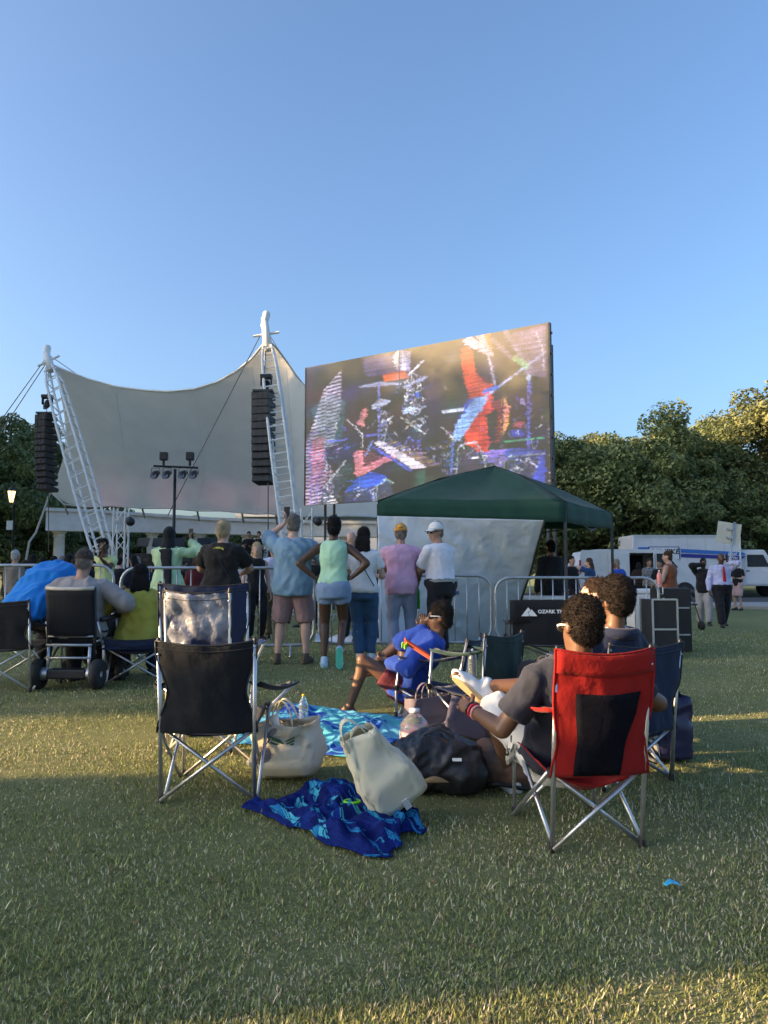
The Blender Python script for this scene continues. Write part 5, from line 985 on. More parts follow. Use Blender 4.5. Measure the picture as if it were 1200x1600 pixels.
barricade('steel barricade in front of the blonde woman and phone-filming man', GX(189, 9.95), GX(491, 10.2), 1.15)
barricade('steel barricade with small grey plate in front of the silver tarp', GX(499, 10.55), GX(767, 10.75), 1.06, plate=.58)
barricade('steel barricade behind the black two-seat chair', GX(774, 10.7), GX(1028, 10.5), 1.03)
for i in range(4): barricade('low steel barricade in the far row before the stage, number %s from the lamp post' % ['one', 'two', 'three', 'four'][i], (-9.2 + 2.5 * i, 21.5, 0), (-6.8 + 2.5 * i, 21.5, 0), 1.0, 'far barricades before the stage')

# ================================================================== WHEELCHAIR AND ITS RIDER
wc = G(106, 1078); wc.y += .32; wch = thing('power_wheelchair', 'black folding power wheelchair seen from behind', 'wheelchair', wc, R(-2))
for s in (-1, 1):
    for y, r_, w_ in ((-.30, .145, .075), (.30, .105, .06)):
        w = MB(); w.lathe([(r_ * .62, -w_ / 2), (r_ * .93, -w_ / 2), (r_, -w_ / 4), (r_, w_ / 4), (r_ * .93, w_ / 2), (r_ * .62, w_ / 2)], (s * .285, y, r_), 24, Matrix.Rotation(R(90), 3, 'Y')); wo_ = w.build('wheel', M('rubber', (.018, .018, .018), .75, .2, 20), wch, None, True)
        MB().lathe([(.0, -w_ * .52), (r_ * .6, -w_ * .46), (r_ * .6, w_ * .46), (.0, w_ * .52)], (s * .285, y, r_), 16, Matrix.Rotation(R(90), 3, 'Y')).build('rim', alu, wo_, None, True)
    MB().cap((s * .235, -.30, .15), (s * .19, -.30, .15), .065, .055).build('motor', alu, wch, None, True)
    MB().tube([(s * .225, -.26, .18), (s * .225, -.24, .55), (s * .232, -.30, .97)], .018, 8).build('back_post', black, wch, None, True)
    MB().tube([(s * .20, -.31, .14), (s * .20, -.29, .42)], .017, 8).build('rear_post', alu, wch, None, True)
    MB().tube([(s * .22, -.24, .45), (s * .24, .32, .45), (s * .24, .36, .12)], .014, 8).build('side_rail', alu, wch, None, True)
    MB().tube([(s * .28, -.22, .66), (s * .30, .15, .68)], .026, 8).build('armrest', black, wch, None, True); MB().tube([(s * .29, .12, .66), (s * .27, .2, .44)], .013, 6).build('arm_post', alu, wch, None, True); MB().tube([(s * .25, -.25, .64), (s * .27, -.16, .40)], .012, 6).build('arm_link', alu, wch, None, True)
MB().tube([(-.22, -.30, .42), (.22, -.30, .42)], .014, 8).build('cross_bar', alu, wch, None, True); MB().tube([(-.22, -.31, .30), (.22, -.31, .30)], .012, 8).build('cross_bar', alu, wch, None, True); MB().tube([(-.22, -.27, .50), (.22, -.27, .50)], .010, 8).build('cross_bar', alu, wch, None, True)
MB().box((0, -.28, .15), (.38, .16, .09)).build('battery_box', black, wch, None, bevel=.015); MB().box((0, .02, .46), (.46, .5, .06)).build('seat', blackcloth, wch, None, bevel=.02)
MB().grid(lambda u, v: Vector(((u - .5) * .47, -.255 - .05 * v - .03 * math.sin(math.pi * u), .50 + .44 * v)), 12, 8).build('backrest', blackcloth, wch, None, True, solid=.02)
MB().tube([(-.235, -.31, .965), (-.1, -.325, .955), (.1, -.325, .955), (.235, -.31, .965)], .018, 8).build('back_rim', M('pale_vinyl', (.55, .50, .42), .5, .1), wch, None, True)
person('man in grey sweatshirt and dark cap sitting in the wheelchair', wc, R(-2), 1.76, 'tan', top=dict(mat=C('grey_sweat', (.27, .25, .25)), sleeve=1.8, loose=.032, hem=.05, amp=.012, sc=6, name='sweatshirt'), bottom=dict(mat=charcoal), shoes=bsh, hair=dict(kind='short', mat='grey'), cap=dict(mat=C('brown_cap', (.045, .03, .03))), g=1.25, vox=.011,
    pose=dict(pelvis=(0, -.06, .53), lean=2, head=(3, 8, 0), hand_l=(-.30, .16, .74), elbow_l=(-1, -.5, -.2), hand_r=(.30, .16, .74), elbow_r=(1, -.5, -.2), foot_l=(-.12, .50, .16), foot_r=(.12, .50, .16), knee_l=(-.2, .3, 1), knee_r=(.2, .3, 1)))
wp = GX(178, 8.1); wk = thing('black_bag', 'tall black fabric bag standing between wheelchair and woman in yellow', 'bag', wp)
b = MB(); b.box((0, 0, .22), (.26, .2, .44)); b.ell((0, 0, .42), (.12, .09, .08)); me = fused(b, .015, 6); wrinkle(me, .012, 9, ridged=True); me.materials.append(blackcloth); link('bag_body', me, wk, True); MB().tube([(-.07, 0, .44), (-.05, 0, .54), (.05, 0, .54), (.07, 0, .44)], .01, 6).build('handle', black, wk, None, True)

# ================================================================== THINGS ON THE GRASS
def towel_mat(name, cols, sc):
    m = bpy.data.materials.new(name); m.use_nodes = True; n = m.node_tree; b = n.nodes['Principled BSDF']; b.inputs['Roughness'].default_value = .95; b.inputs['Specular IOR Level'].default_value = .1
    at = n.nodes.new('ShaderNodeAttribute'); at.attribute_name = 'flat'; no = n.nodes.new('ShaderNodeTexNoise'); no.inputs['Scale'].default_value = sc * .6; n.links.new(at.outputs['Vector'], no.inputs[0])
    ad = n.nodes.new('ShaderNodeVectorMath'); ad.operation = 'MULTIPLY_ADD'; n.links.new(no.outputs['Color'], ad.inputs[0]); ad.inputs[1].default_value = (.22, .22, 0); n.links.new(at.outputs['Vector'], ad.inputs[2])
    vo = n.nodes.new('ShaderNodeTexVoronoi'); vo.inputs['Scale'].default_value = sc; n.links.new(ad.outputs[0], vo.inputs[0]); r = n.nodes.new('ShaderNodeValToRGB'); r.color_ramp.interpolation = 'CONSTANT'; e = r.color_ramp.elements; e[0].color = (*cols[0], 1); e[1].color = (*cols[1], 1); e[1].position = .38
    for i, c in enumerate(cols[2:]): q = e.new(.55 + .14 * i); q.color = (*c, 1)
    sp_ = n.nodes.new('ShaderNodeSeparateColor'); n.links.new(vo.outputs['Color'], sp_.inputs[0]); n.links.new(sp_.outputs[0], r.inputs[0])
    v2 = n.nodes.new('ShaderNodeTexVoronoi'); v2.feature = 'DISTANCE_TO_EDGE'; v2.inputs['Scale'].default_value = sc * 1.6; n.links.new(ad.outputs[0], v2.inputs[0]); lt = n.nodes.new('ShaderNodeMath'); lt.operation = 'LESS_THAN'; lt.inputs[1].default_value = .045; n.links.new(v2.outputs[0], lt.inputs[0])
    mx = n.nodes.new('ShaderNodeMix'); mx.data_type = 'RGBA'; n.links.new(lt.outputs[0], mx.inputs[0]); n.links.new(r.outputs[0], mx.inputs[6]); mx.inputs[7].default_value = (*cols[-1], 1); n.links.new(mx.outputs[2], b.inputs[0])
    t2 = n.nodes.new('ShaderNodeTexNoise'); t2.inputs['Scale'].default_value = 260; bp = n.nodes.new('ShaderNodeBump'); bp.inputs['Strength'].default_value = .6; bp.inputs['Distance'].default_value = .004; n.links.new(t2.outputs[0], bp.inputs['Height']); n.links.new(bp.outputs[0], b.inputs['Normal']); return m
def towel(label, corners, mat, amp, seed, nu=110, nv=90, crump=1.0, squeeze=0.0):
    q = [G(*c) for c in corners]; ctr = sum(q, Vector()) / 4; ctr.z = gz(ctr.x, ctr.y); n = mnoise.noise; vs = []; fl = []
    for j in range(nv + 1):
        for i in range(nu + 1):
            u, v = i / nu, j / nv; a = q[0].lerp(q[1], u); c = q[3].lerp(q[2], u); p_ = a.lerp(c, v)
            e = min(1, min(u, 1 - u, v, 1 - v) * 9); w = Vector((n((u * 4 + seed, v * 4, 1)), n((u * 4, v * 4 + seed, 5)), 0)) * .10 * crump; p_ = p_ + w + Vector((n((v * 9, seed, 2)), n((u * 9, seed, 4)), 0)) * .035 * (1 - e)
            x, y = p_.x * 3.2 + seed, p_.y * 3.2; wx = n((x * .8, y * .8, 1)) * 1.2
            h = (1 - 2.1 * abs(n((x * 1.5 + wx, y * 1.5 - wx, seed)))) * .55 + (1 - 2.1 * abs(n((x * 3.4 + y * 1.2, y * 2.6 - wx, seed + 3)))) * .33 + (1 - 2 * abs(n((x * 7, y * 7, seed + 7)))) * .12
            z = .022 + amp * max(-.12, h) * (.35 + .65 * e)
            vs.append((p_.x - ctr.x, p_.y - ctr.y, gz(p_.x, p_.y) - ctr.z + z * (.5 + .5 * e))); fl.append((u * 1.5 + w.x * .6, v * 1.1 + w.y, 0))
    me = bpy.data.meshes.new('cloth'); me.from_pydata(vs, [], [(j * (nu + 1) + i, j * (nu + 1) + i + 1, (j + 1) * (nu + 1) + i + 1, (j + 1) * (nu + 1) + i) for j in range(nv) for i in range(nu)])
    at = me.attributes.new('flat', 'FLOAT_VECTOR', 'POINT'); at.data.foreach_set('vector', np.array(fl).ravel()); me.materials.append(mat); o = link('towel', me, None, True, solid=.006); o.location = ctr; return tag(o, label, 'towel')
towel('dark blue and teal patterned beach towel crumpled on the grass', [(372, 1268), (520, 1222), (664, 1292), (598, 1352)], towel_mat('towel_dark', [(.008, .020, .14), (.02, .20, .42), (.010, .03, .20), (.06, .38, .52), (.005, .012, .09)], 11), .085, 3.3)
towel('pale turquoise and blue beach towel spread under the bare foot', [(352, 1163), (448, 1100), (640, 1126), (606, 1194)], towel_mat('towel_light', [(.10, .46, .56), (.07, .32, .62), (.24, .62, .64), (.03, .09, .42), (.13, .42, .60)], 4), .04, 8.1, crump=.7)
def grounded(t, objs):
    t.rotation_mode = 'XYZ'; mt_ = t.rotation_euler.to_matrix(); mz = min((mt_ @ v.co).z for o in objs for v in o.data.vertices); t.location.z = gz(t.location.x, t.location.y) - mz + .012
def tote(label, loc, rot, w, d, h, mat, crump=.012, handle=True, pinch=.35, bulge=.10, seed=0, name='tote_bag', hl=.16, hmat=None, facet=0.0, wp=.06):
    t = thing(name, label, 'bag', loc); t.rotation_euler = rot; n = mnoise.noise; b = MB(); rg = []; NN = 48 if facet == 0 else 38; lv = 22 if facet == 0 else 14
    def rr(z):
        f = z / h; ww = w / 2 * (1 + bulge * math.sin(math.pi * min(1, f * 1.3)) - wp * f); dd = d / 2 * (1 + bulge * 1.5 * math.sin(math.pi * min(1, f * 1.4)) - pinch * f ** 1.5); out = []
        for k_ in range(NN):
            a = 2 * math.pi * k_ / NN + math.pi / 4; c_, s_ = math.cos(a), math.sin(a); e = .42; x = ww * math.copysign(abs(c_) ** e, c_); y = dd * math.copysign(abs(s_) ** e, s_)
            q = 1 - 2.2 * abs(n((x * 7 + seed, y * 7 + z * 2, z * 6))); q2 = 1 - 2 * abs(n((x * 14 + seed, y * 14, z * 13 + x * 8))); r_ = (q * .7 + q2 * .4) * crump * (.4 + f)
            jx, jy, jz = (random.gauss(0, facet), random.gauss(0, facet), random.gauss(0, facet * .5)) if facet and z > 0 else (0, 0, 0); out.append(Vector((jx, jy, jz)) + Vector((x * (1 + r_ / max(.03, abs(ww))), y * (1 + r_ * 2.4 / max(.05, abs(dd))), z + .02 * f * n((x * 6, y * 6, seed)))))
        return out
    rg = [rr(h * i / lv) for i in range(lv + 1)]; b.loft(rg, cap=False); b.add(rg[0], [tuple(range(NN))]); body = b.build('bag_body', mat, t, None, True, solid=.003); objs = [body]
    if handle:
        for s in (-1, 1):
            y = s * d / 2 * (1 - pinch); pts = [Vector((w * .2 * math.cos(a), y * (1 - .5 * math.sin(a)), h - .03 + hl * math.sin(a))) for a in np.linspace(math.pi, 0, 10)]; MB().tube(pts, .014, 6, flat=.22).build('handle', hmat or mat, t, None, True)
    grounded(t, objs); return t
cream = M('cream_nonwoven', (.78, .74, .58), .7, .05, 4, .15, 30, thin=.25); cream2 = M('cream_canvas', (.76, .68, .52), .7, .07, 4, .2, 30, thin=.2)
g1 = G(450, 1225)
tA = tote('slumped cream tote bag with green leaf print and a paper roll', (g1.x, g1.y + .12, 0), (R(4), R(-6), R(-14)), .33, .20, .30, cream2, .030, True, .45, .22, 4.0, facet=.0045)
m = MB()
for i in range(5): m.box((-.02 + .0 * i + .016 * (i % 2), -.137 + .002, .235 - .016 * i), (.085 - .012 * i, .006, .008), Matrix.Rotation(R(24), 3, 'Y'))
for i in range(5): m.box((.075, -.134, .225 - .016 * i), (.06 - .010 * i, .006, .008), Matrix.Rotation(R(-20), 3, 'Y'))
struct(m.build('leaf_print', M('green_print', (.03, .10, .05), .8, .2), tA), 'stuff')
pr = thing('paper_roll', 'white paper roll sticking up out of the slumped cream bag', 'paper roll', P(446, 1150, g1.y + .1)); MB().lathe([(.022, 0), (.026, 0), (.026, .30), (.022, .30), (.022, .29), (.0, .29)], (0, 0, -.17), 18, Matrix.Rotation(R(-14), 3, 'Y')).build('roll', M('paper_white', (.75, .73, .68), .8, .04), pr, None, True); MB().lathe([(.0, 0), (.0225, 0), (.0225, .005), (0, .005)], (0, 0, -.17), 18, Matrix.Rotation(R(-14), 3, 'Y')).build('core', M('card_brown', (.35, .26, .16), .8, .1), pr, None, True)
pc = thing('drawstring_pouch', 'grey drawstring cloth pouch bulging from the slumped cream bag', 'pouch', P(418, 1168, g1.y + .05)); b = MB(); b.ell((0, 0, -.04), (.075, .075, .085)); b.cap((.0, 0, .02), (.055, 0, .085), .045, .030); me = fused(b, .010, 4); wrinkle(me, .012, 16, ridged=True); me.materials.append(C('pouch_grey', (.26, .21, .19))); link('pouch_body', me, pc, True); MB().tube([(.02, -.05, .06), (-.02, -.085, .0), (-.05, -.085, -.06), (-.045, -.075, -.10)], .003, 5).build('drawstring', black, pc, None, True)
g2 = G(608, 1292)
tB = tote('cream nonwoven tote bag tipped over on the dark blue towel', (g2.x + .05, g2.y + .09, 0), (R(8), R(-33), R(10)), .31, .19, .42, cream, .013, False, .66, .10, 9.0, facet=.0045, wp=.52)
def loop(u, v):
    a = math.pi * u; return Vector((-.085 + .075 * math.cos(math.pi - a), -.045 + .02 * v, .385 + .105 * math.sin(a)))
b = MB(); b.grid(lambda u, v: Vector((-.02 + (.060 + .0) * math.cos(math.pi * (1 - u)), -.02 + .055 * (v - .5) + .03 * math.sin(math.pi * u), .37 + .135 * math.sin(math.pi * u))), 16, 4); b.build('handle', cream, tB, None, True, solid=.003)
b = MB(); b.grid(lambda u, v: Vector((.01 + .05 * math.cos(math.pi * (1 - u)), .03 + .045 * (v - .5), .375 + .055 * math.sin(math.pi * u))), 12, 3); b.build('handle', cream, tB, None, True, solid=.003)
MB().box((.02, -.102, .008), (.035, .003, .07), Matrix.Rotation(R(20), 3, 'X')).build('paper_tag', whitepaint, tB)
gb = G(550, 1276); rgb = MB().tube([(gb.x + .04 * math.cos(a), gb.y + .03 * math.sin(a), gz(gb.x, gb.y) + .075) for a in np.linspace(0, 2 * math.pi, 17)[:-1]], .008, 6, closed=True).build('green_band', M('lime_rubber', (.18, .60, .02), .5, .1), None, None, True); tag(rgb, 'bright green rubber band lying on the dark towel', 'band')
clear = M('clear_plastic', (.92, .95, .97), .06, 0, trans=.92, spec=.5); watr = M('blue_cap', (.75, .75, .75), .5, .05); yel = M('yellow_cap', (.72, .42, .02), .45, .1)
def bottle(label, loc, r, h, capm, name='water_bottle', body=clear, ribs=5, labelm=None):
    t = thing(name, label, 'bottle', loc); pf = [(.0, 0), (r * .9, 0), (r, .02 * h / .2)]
    for i in range(ribs): z = h * (.1 + .5 * i / max(1, ribs)); pf += [(r, z), (r * .93, z + h * .03), (r, z + h * .06)]
    pf += [(r, h * .66), (r * .85, h * .76), (r * .45, h * .88), (r * .32, h * .91), (r * .32, h * .96), (.0, h * .96)]
    MB().lathe(pf, (0, 0, 0), 20).build('bottle_body', body, t, None, True); cpo = MB().lathe([(.0, h * .93), (r * .36, h * .93), (r * .36, h * 1.0), (.0, h * 1.0)], (0, 0, 0), 16).build('cap', capm, t, None, True)
    if labelm: MB().lathe([(r * 1.01, h * .36), (r * 1.01, h * .58)], (0, 0, 0), 20).build('label', labelm, t, None, True)
    return t
gj = G(648, 1190); gj.y += .02; bottle('big clear gallon water jug with white cap beside the black duffel', gj, .095, .33, watr, 'water_jug', clear, 6, M('label_pale', (.45, .62, .70), .5, .4, 30, col2=(.7, .2, .2)))
gy_ = G(474, 1140); bottle('clear bottle with yellow cap standing on the pale towel', Vector((gy_.x, gy_.y, gy_.z + .03)), .036, .235, yel)
bw = P(736, 1046, 6.15); bottle('clear water bottle wedged beside the dark green chair back', Vector((bw.x, 6.05, gz(0, 6.05) + .37)), .034, .22, watr)
# black duffel
gd = G(690, 1250); df = thing('duffel_bag', 'big black duffel bag slumped open with small white label', 'bag', (gd.x, gd.y + .16, gd.z)); b = MB(); b.loft([ring(Vector((x, .0, .13 + .02 * math.cos(x * 9))), Matrix.Rotation(R(90), 3, 'Y'), hgt, dep) for x, hgt, dep in ((-.26, .06, .08), (-.23, .125, .13), (-.1, .15, .15), (.08, .135, .15), (.2, .11, .13), (.25, .05, .07))]); b.ell((-.04, .02, .24), (.14, .10, .07)); b.ell((.10, -.08, .10), (.16, .10, .10)); me = fused(b, .012, 4); wrinkle(me, .022, 7, ridged=True, seed=3); wrinkle(me, .007, 19, ridged=True, seed=5); me.materials.append(M('black_leatherette', (.012, .012, .015), .42, .2, 9, .3, 50)); mz = min(v.co.z for v in me.vertices); link('bag_body', me, df, True).location.z = -mz - .005
for y in (-.06, .09): MB().tube([(-.13, y - .02, .24), (-.09, y, .33), (.0, y + .01, .36), (.07, y, .32), (.10, y - .02, .23)], .014, 6, flat=.5).build('handle', black, df, None, True)
MB().box((.085, -.165, .215), (.05, .006, .018), Matrix.Rotation(R(-40), 3, 'X')).build('white_label', whitepaint, df)
m = MB(); m.grid(lambda u, v: Vector((-.12 + .16 * u, -.185 - .01 * math.sin(math.pi * u), .10 + .035 * v * math.sin(math.pi * u))), 8, 3); m.build('tan_lining', C('tan_lining', (.32, .22, .12)), df, None, True, solid=.004)
gc = G(782, 1240); cb_ = thing('brown_backpack', 'brown and rust patterned soft backpack on the grass by the duffel', 'bag', (gc.x, gc.y + .12, gc.z)); b = MB(); b.ell((0, 0, .10), (.15, .12, .11)); b.ell((.08, -.03, .07), (.11, .10, .07)); b.ell((-.07, .02, .16), (.09, .08, .07)); me = fused(b, .012, 3); wrinkle(me, .022, 10, ridged=True, seed=11); me.materials.append(M('rust_camo', (.055, .045, .04), .8, .1, 7, .3, 40, col2=(.22, .11, .07))); mz = min(v.co.z for v in me.vertices); link('bag_body', me, cb_, True).location.z = -mz; MB().tube([(-.1, -.12, .05), (.0, -.15, .06), (.12, -.13, .03), (.16, -.08, .02)], .012, 6).build('strap', black, cb_, None, True)
gp = G(815, 1190); pb_ = thing('plastic_bag', 'translucent grey plastic shopping bag behind the brown backpack', 'bag', (gp.x - .02, gp.y + .05, gp.z)); b = MB(); b.ell((0, 0, .09), (.15, .11, .09)); b.cap((-.05, 0, .14), (-.09, 0, .21), .045, .02); me = fused(b, .012, 2); wrinkle(me, .018, 14, ridged=True, seed=21); me.materials.append(M('thin_plastic', (.50, .46, .45), .25, .15, 9, .5, 30, alpha=.75, thin=.4)); mz = min(v.co.z for v in me.vertices); link('bag_body', me, pb_, True).location.z = -mz
gcup = G(836, 1206); cu = thing('coffee_cup', 'paper coffee cup with white lid standing under the red chair arm', 'cup', gcup + Vector((-.02, .25, 0))); MB().lathe([(.0, 0), (.030, 0), (.042, .12), (0, .12)], (0, 0, 0), 18).build('cup_body', M('kraft_brown', (.20, .11, .06), .7, .1), cu, None, True); MB().lathe([(.045, .115), (.045, .13), (.036, .14), (0, .14)], (0, 0, 0), 18).build('lid', whitepaint, cu, None, True)
gn = G(842, 1240); nb_ = thing('paper_napkin', 'crumpled white napkin caught on the red chair side', 'napkin', P(822, 1172, 4.02)); MB().grid(lambda u, v: Vector(((u - .5) * .20 + .03 * mnoise.noise((u * 5, v * 5, 1)), .05 * mnoise.noise((u * 6, v * 6, 3)) + (v - .5) * .06, -.09 * v + .05 * (1 - 2 * abs(mnoise.noise((u * 5, v * 4, 9)))))), 16, 12).build('napkin_sheet', M('napkin_white', (.72, .68, .62), .8, .06, thin=.3), nb_, None, True, solid=.002)
# mauve cooler totes
mv = C('mauve_grey', (.15, .12, .14)); gm = G(672, 1160)
tote('mauve grey cooler tote with stiff flaps behind the water jug', (gm.x + .02, gm.y + .25, 0), (R(-4), R(-5), R(18)), (.34), .20, .25, mv, .010, True, .25, .04, 14.0, 'cooler_tote', .12)
gm = G(725, 1165); tote('second mauve grey tote, leaning against the cooler tote', (gm.x + .03, gm.y + .12, 0), (R(-6), R(10), R(-12)), .30, .16, .26, C('mauve_navy', (.055, .05, .085)), .010, True, .25, .04, 17.0, 'cooler_tote', .10, hmat=mv)
gt = G(1055, 1194); tote('shiny navy tote bag standing on the grass beyond the red chair', (gt.x, gt.y + .09, 0), (R(-3), R(3), R(12)), .25, .16, .39, M('navy_laminate', (.022, .020, .065), .35, .12, 4, .2, 20), .009, True, .15, .02, 23.0, 'tote_bag', .08)
def zebra():
    m = M('zebra_cloth', (.62, .60, .55), .8, .05, 4); n = m.node_tree; b = n.nodes['Principled BSDF']; w = n.nodes.new('ShaderNodeTexWave'); w.inputs['Scale'].default_value = 11; w.inputs['Distortion'].default_value = 6; w.inputs['Detail'].default_value = 1; w.bands_direction = 'DIAGONAL'; r = n.nodes.new('ShaderNodeValToRGB'); r.color_ramp.interpolation = 'CONSTANT'; r.color_ramp.elements[0].color = (.60, .55, .48, 1); r.color_ramp.elements[1].color = (.012, .012, .014, 1); r.color_ramp.elements[1].position = .62; tc = n.nodes.new('ShaderNodeTexCoord'); n.links.new(tc.outputs['Object'], w.inputs[0]); n.links.new(w.outputs[1], r.inputs[0]); n.links.new(r.outputs[0], b.inputs[0]); return m
gt = G(1008, 1196); tote('black and white zebra striped bag behind the red chair post', (gt.x, gt.y + .10, 0), (0, 0, R(-6)), .22, .14, .30, zebra(), .014, True, .3, .1, 29.0, 'tote_bag', .09)
gw = G(1050, 1391); wr_ = MB(); wr_.grid(lambda u, v: Vector(((u - .5) * .06, (v - .5) * .03, .012 * math.sin(math.pi * u) + .008 * mnoise.noise((u * 4, v * 4, 1)))), 10, 6); o = wr_.build('candy_wrapper', M('wrapper_blue', (.05, .42, .72), .35, .35, 40), None, None, True, solid=.002); o.location = gw + Vector((0, 0, .022)); tag(o, 'small light blue wrapper lying on the near grass', 'litter')
gw = P(640, 1010, 5.95); bl_ = thing('orange_blanket', 'orange and lime scarf draped over the low chair arm', 'scarf', P(648, 1005, 6.02))
MB().grid(lambda u, v: Vector((-.08 + .22 * u, .035 * (v - .5), .02 - .14 * u + .02 * math.sin(6 * v))), 12, 4).build('scarf_cloth', C('orange_red', (.62, .09, .04)), bl_, None, True, solid=.008)
MB().grid(lambda u, v: Vector((-.10 + .05 * u, .0 + .03 * (v - .5), .0 - .04 * v + .012 * math.sin(9 * u))), 8, 5).build('lime_end', C('lime_green', (.28, .62, .04)), bl_, None, True, solid=.008)
ph = lambda PJ, n, label, yaw: (lambda t: MB().box((0, 0, 0), (.075, .009, .15)).build('phone_body', black, t, None, bevel=.004))(thing('phone', label, 'phone', world(PJ, PJ['WR'][n] + PJ['HND'][n][0] * .12 * PJ['k'] + Vector((0, .02, .02))), yaw))
ph(MAN_B, 'l', 'dark phone raised by the man in the light blue shirt', R(-4)); ph(HJ, 'r', 'dark phone raised by the person in the headscarf', R(-14)); ph(RT, 'l', 'dark phone at the ear of the man with red tie', R(100))
hb_ = world(PJW, PJW['WR']['l'] + PJW['HND']['l'][0] * .09); gbt = thing('green_bottle', 'tall green water bottle hanging from the hand of the white-capped man', 'bottle', hb_ + Vector((0, -.02, -.30))); MB().lathe([(0, 0), (.04, 0), (.043, .02), (.043, .22), (.030, .27), (.018, .28), (.018, .31), (0, .31)], (0, 0, 0), 16).build('bottle_body', M('green_plastic', (.04, .40, .03), .3, .1), gbt, None, True); MB().lathe([(0, .30), (.022, .30), (.022, .335), (0, .335)], (0, 0, 0), 12).build('cap', M('green_cap', (.03, .25, .03), .4, .1), gbt, None, True)
# violin and bow
vt = world(VJ, Vector((-.10, .22, 1.50))); vio = thing('violin', 'brown violin under the chin of the player in lime', 'violin', vt, R(168)); vm = M('violin_wood', (.16, .045, .015), .25, .2, 12)
vr = Matrix.Rotation(R(28), 3, 'Z') @ Matrix.Rotation(R(-8), 3, 'X'); b = MB()
for y, r_ in ((.02, .075), (.12, .055), (.22, .085)): b.ell(vr @ Vector((0, y - .05, 0)), (r_ * 1.15, .085, .024), vr)
me = fused(b, .010, 3); me.materials.append(vm); link('violin_body', me, vio, True); MB().tube([vr @ Vector((0, .22, .02)), vr @ Vector((0, .44, .03))], .012, 6).build('neck', black, vio); MB().ell(vr @ Vector((0, .46, .02)), (.018, .03, .02)).build('scroll', vm, vio)
bw_ = thing('violin_bow', 'thin violin bow held across the strings', 'bow', vt, R(168)); MB().tube([(.38, .22, -.22), (-.22, .30, .22)], .006, 6).build('stick', M('bow_wood', (.30, .14, .06), .4, .1), bw_); MB().tube([(.38, .20, -.23), (-.22, .28, .21)], .003, 5).build('bow_hair', whitepaint, bw_)
# road cases, cooler, walker
rc = G(1042, 1030); case = thing('road_case', 'silver-edged black road case at the barricade end', 'case', rc + Vector((0, .25, 0)))
MB().box((0, 0, .37), (.30, .45, .74)).build('case_body', black, case, None, bevel=.006)
for x in (-.155, .155):
    for y in (-.23, .23): MB().box((x, y, .37), (.022, .022, .76)).build('edge_trim', alu, case)
for z in (.0, .37, .745):
    for y in (-.23,): MB().box((0, y, z), (.30, .02, .022)).build('cross_trim', alu, case)
rc2 = thing('equipment_case', 'tall black equipment case behind the silver-edged case', 'case', GX(1046, 11.0)); MB().box((0, 0, .45), (.40, .5, .88)).build('case_body', M('case_black', (.012, .012, .012), .6, .2), rc2, None, bevel=.01); MB().box((0, -.256, .62), (.34, .012, .02)).build('latch_rail', steel, rc2); MB().box((0, -.256, .25), (.34, .012, .02)).build('latch_rail', steel, rc2)
ck = thing('white_cooler', 'white plastic cooler standing behind the curly-haired man', 'cooler', GX(1012, 11.8)); MB().box((0, 0, .42), (.55, .4, .78), None, 1.06).build('cooler_body', whitepaint, ck, None, bevel=.03); MB().box((0, 0, .84), (.60, .45, .07)).build('lid', whitepaint, ck, None, bevel=.015)
bottle('pink drink bottle standing on the tall black case', GX(1030, 10.9) + Vector((0, 0, .90)), .035, .24, watr, 'drink_bottle', M('pink_drink', (.75, .28, .25), .2, .1), 3)
wk2 = thing('rollator_walker', 'dark wheeled walker parked beside the woman in rust top', 'walker', GX(1066, 17.3), R(20))
for x in (-.24, .24):
    for y in (-.28, .28):
        w = MB(); w.lathe([(.02, -.018), (.10, -.018), (.10, .018), (.02, .018)], (x, y, .10), 16, Matrix.Rotation(R(90), 3, 'Y')); w.build('wheel', M('rubber', (.018, .018, .018), .75), wk2, None, True)
    MB().tube([(x, -.28, .12), (x, -.1, .55), (x, .12, .92), (x, .25, .95)], .014, 6).build('side_frame', dsteel, wk2, None, True); MB().tube([(x, .28, .12), (x, .05, .55)], .014, 6).build('front_frame', dsteel, wk2, None, True)
MB().box((0, -.05, .56), (.46, .3, .04)).build('seat', black, wk2, None, bevel=.01); MB().box((0, .05, .36), (.36, .2, .30)).build('pouch', C('teal_dark', (.01, .05, .05)), wk2, None, bevel=.03)

# ================================================================== STAGE GEAR
o = GX(270, 24); ls = thing('light_stand', 'tall black T-shaped light stand with six lamps before the canopy', 'light stand', o); tz = P(270, 733, 24)
MB().tube([(o.x, 24, o.z), (o.x, 24, tz.z)], [.06, .045], 8).build('pole', black, ls, o, True); xl, xr = P(240, 728, 24), P(309, 731, 24); MB().tube([xl, xr], .035, 6).build('crossbar', black, ls, o)
for a in (0, 2.1, 4.2): MB().tube([(o.x, 24, o.z + .8), (o.x + .7 * math.cos(a), 24 + .7 * math.sin(a), o.z + .02)], .025, 6).build('leg', black, ls, o)
for px in (243, 261, 286, 303):
    c = P(px, 741, 24); h_ = MB().cap(c + Vector((0, .14, .06)), c + Vector((0, -.12, -.04)), .09, .125).build('par_can', black, ls, o, True); MB().tube([c + Vector((-.14, 0, 0)), c + Vector((-.12, 0, .2)), c + Vector((.12, 0, .2)), c + Vector((.14, 0, 0))], .012, 5).build('yoke', black, h_, o); MB().lathe([(0, 0), (.105, 0), (.105, .01), (0, .01)], c + Vector((0, -.235, -.085)), 14, Matrix.Rotation(R(68), 3, 'X')).build('lens', M('par_lens', (.12, .13, .15), .15, .1), h_, o)
for px in (256, 297):
    c = P(px, 713, 24); h_ = MB().box(c, (.24, .2, .26)).build('moving_lamp', black, ls, o, bevel=.03); MB().tube([c + Vector((0, 0, -.13)), c + Vector((0, 0, -.3))], .04, 6).build('bracket', black, h_, o)
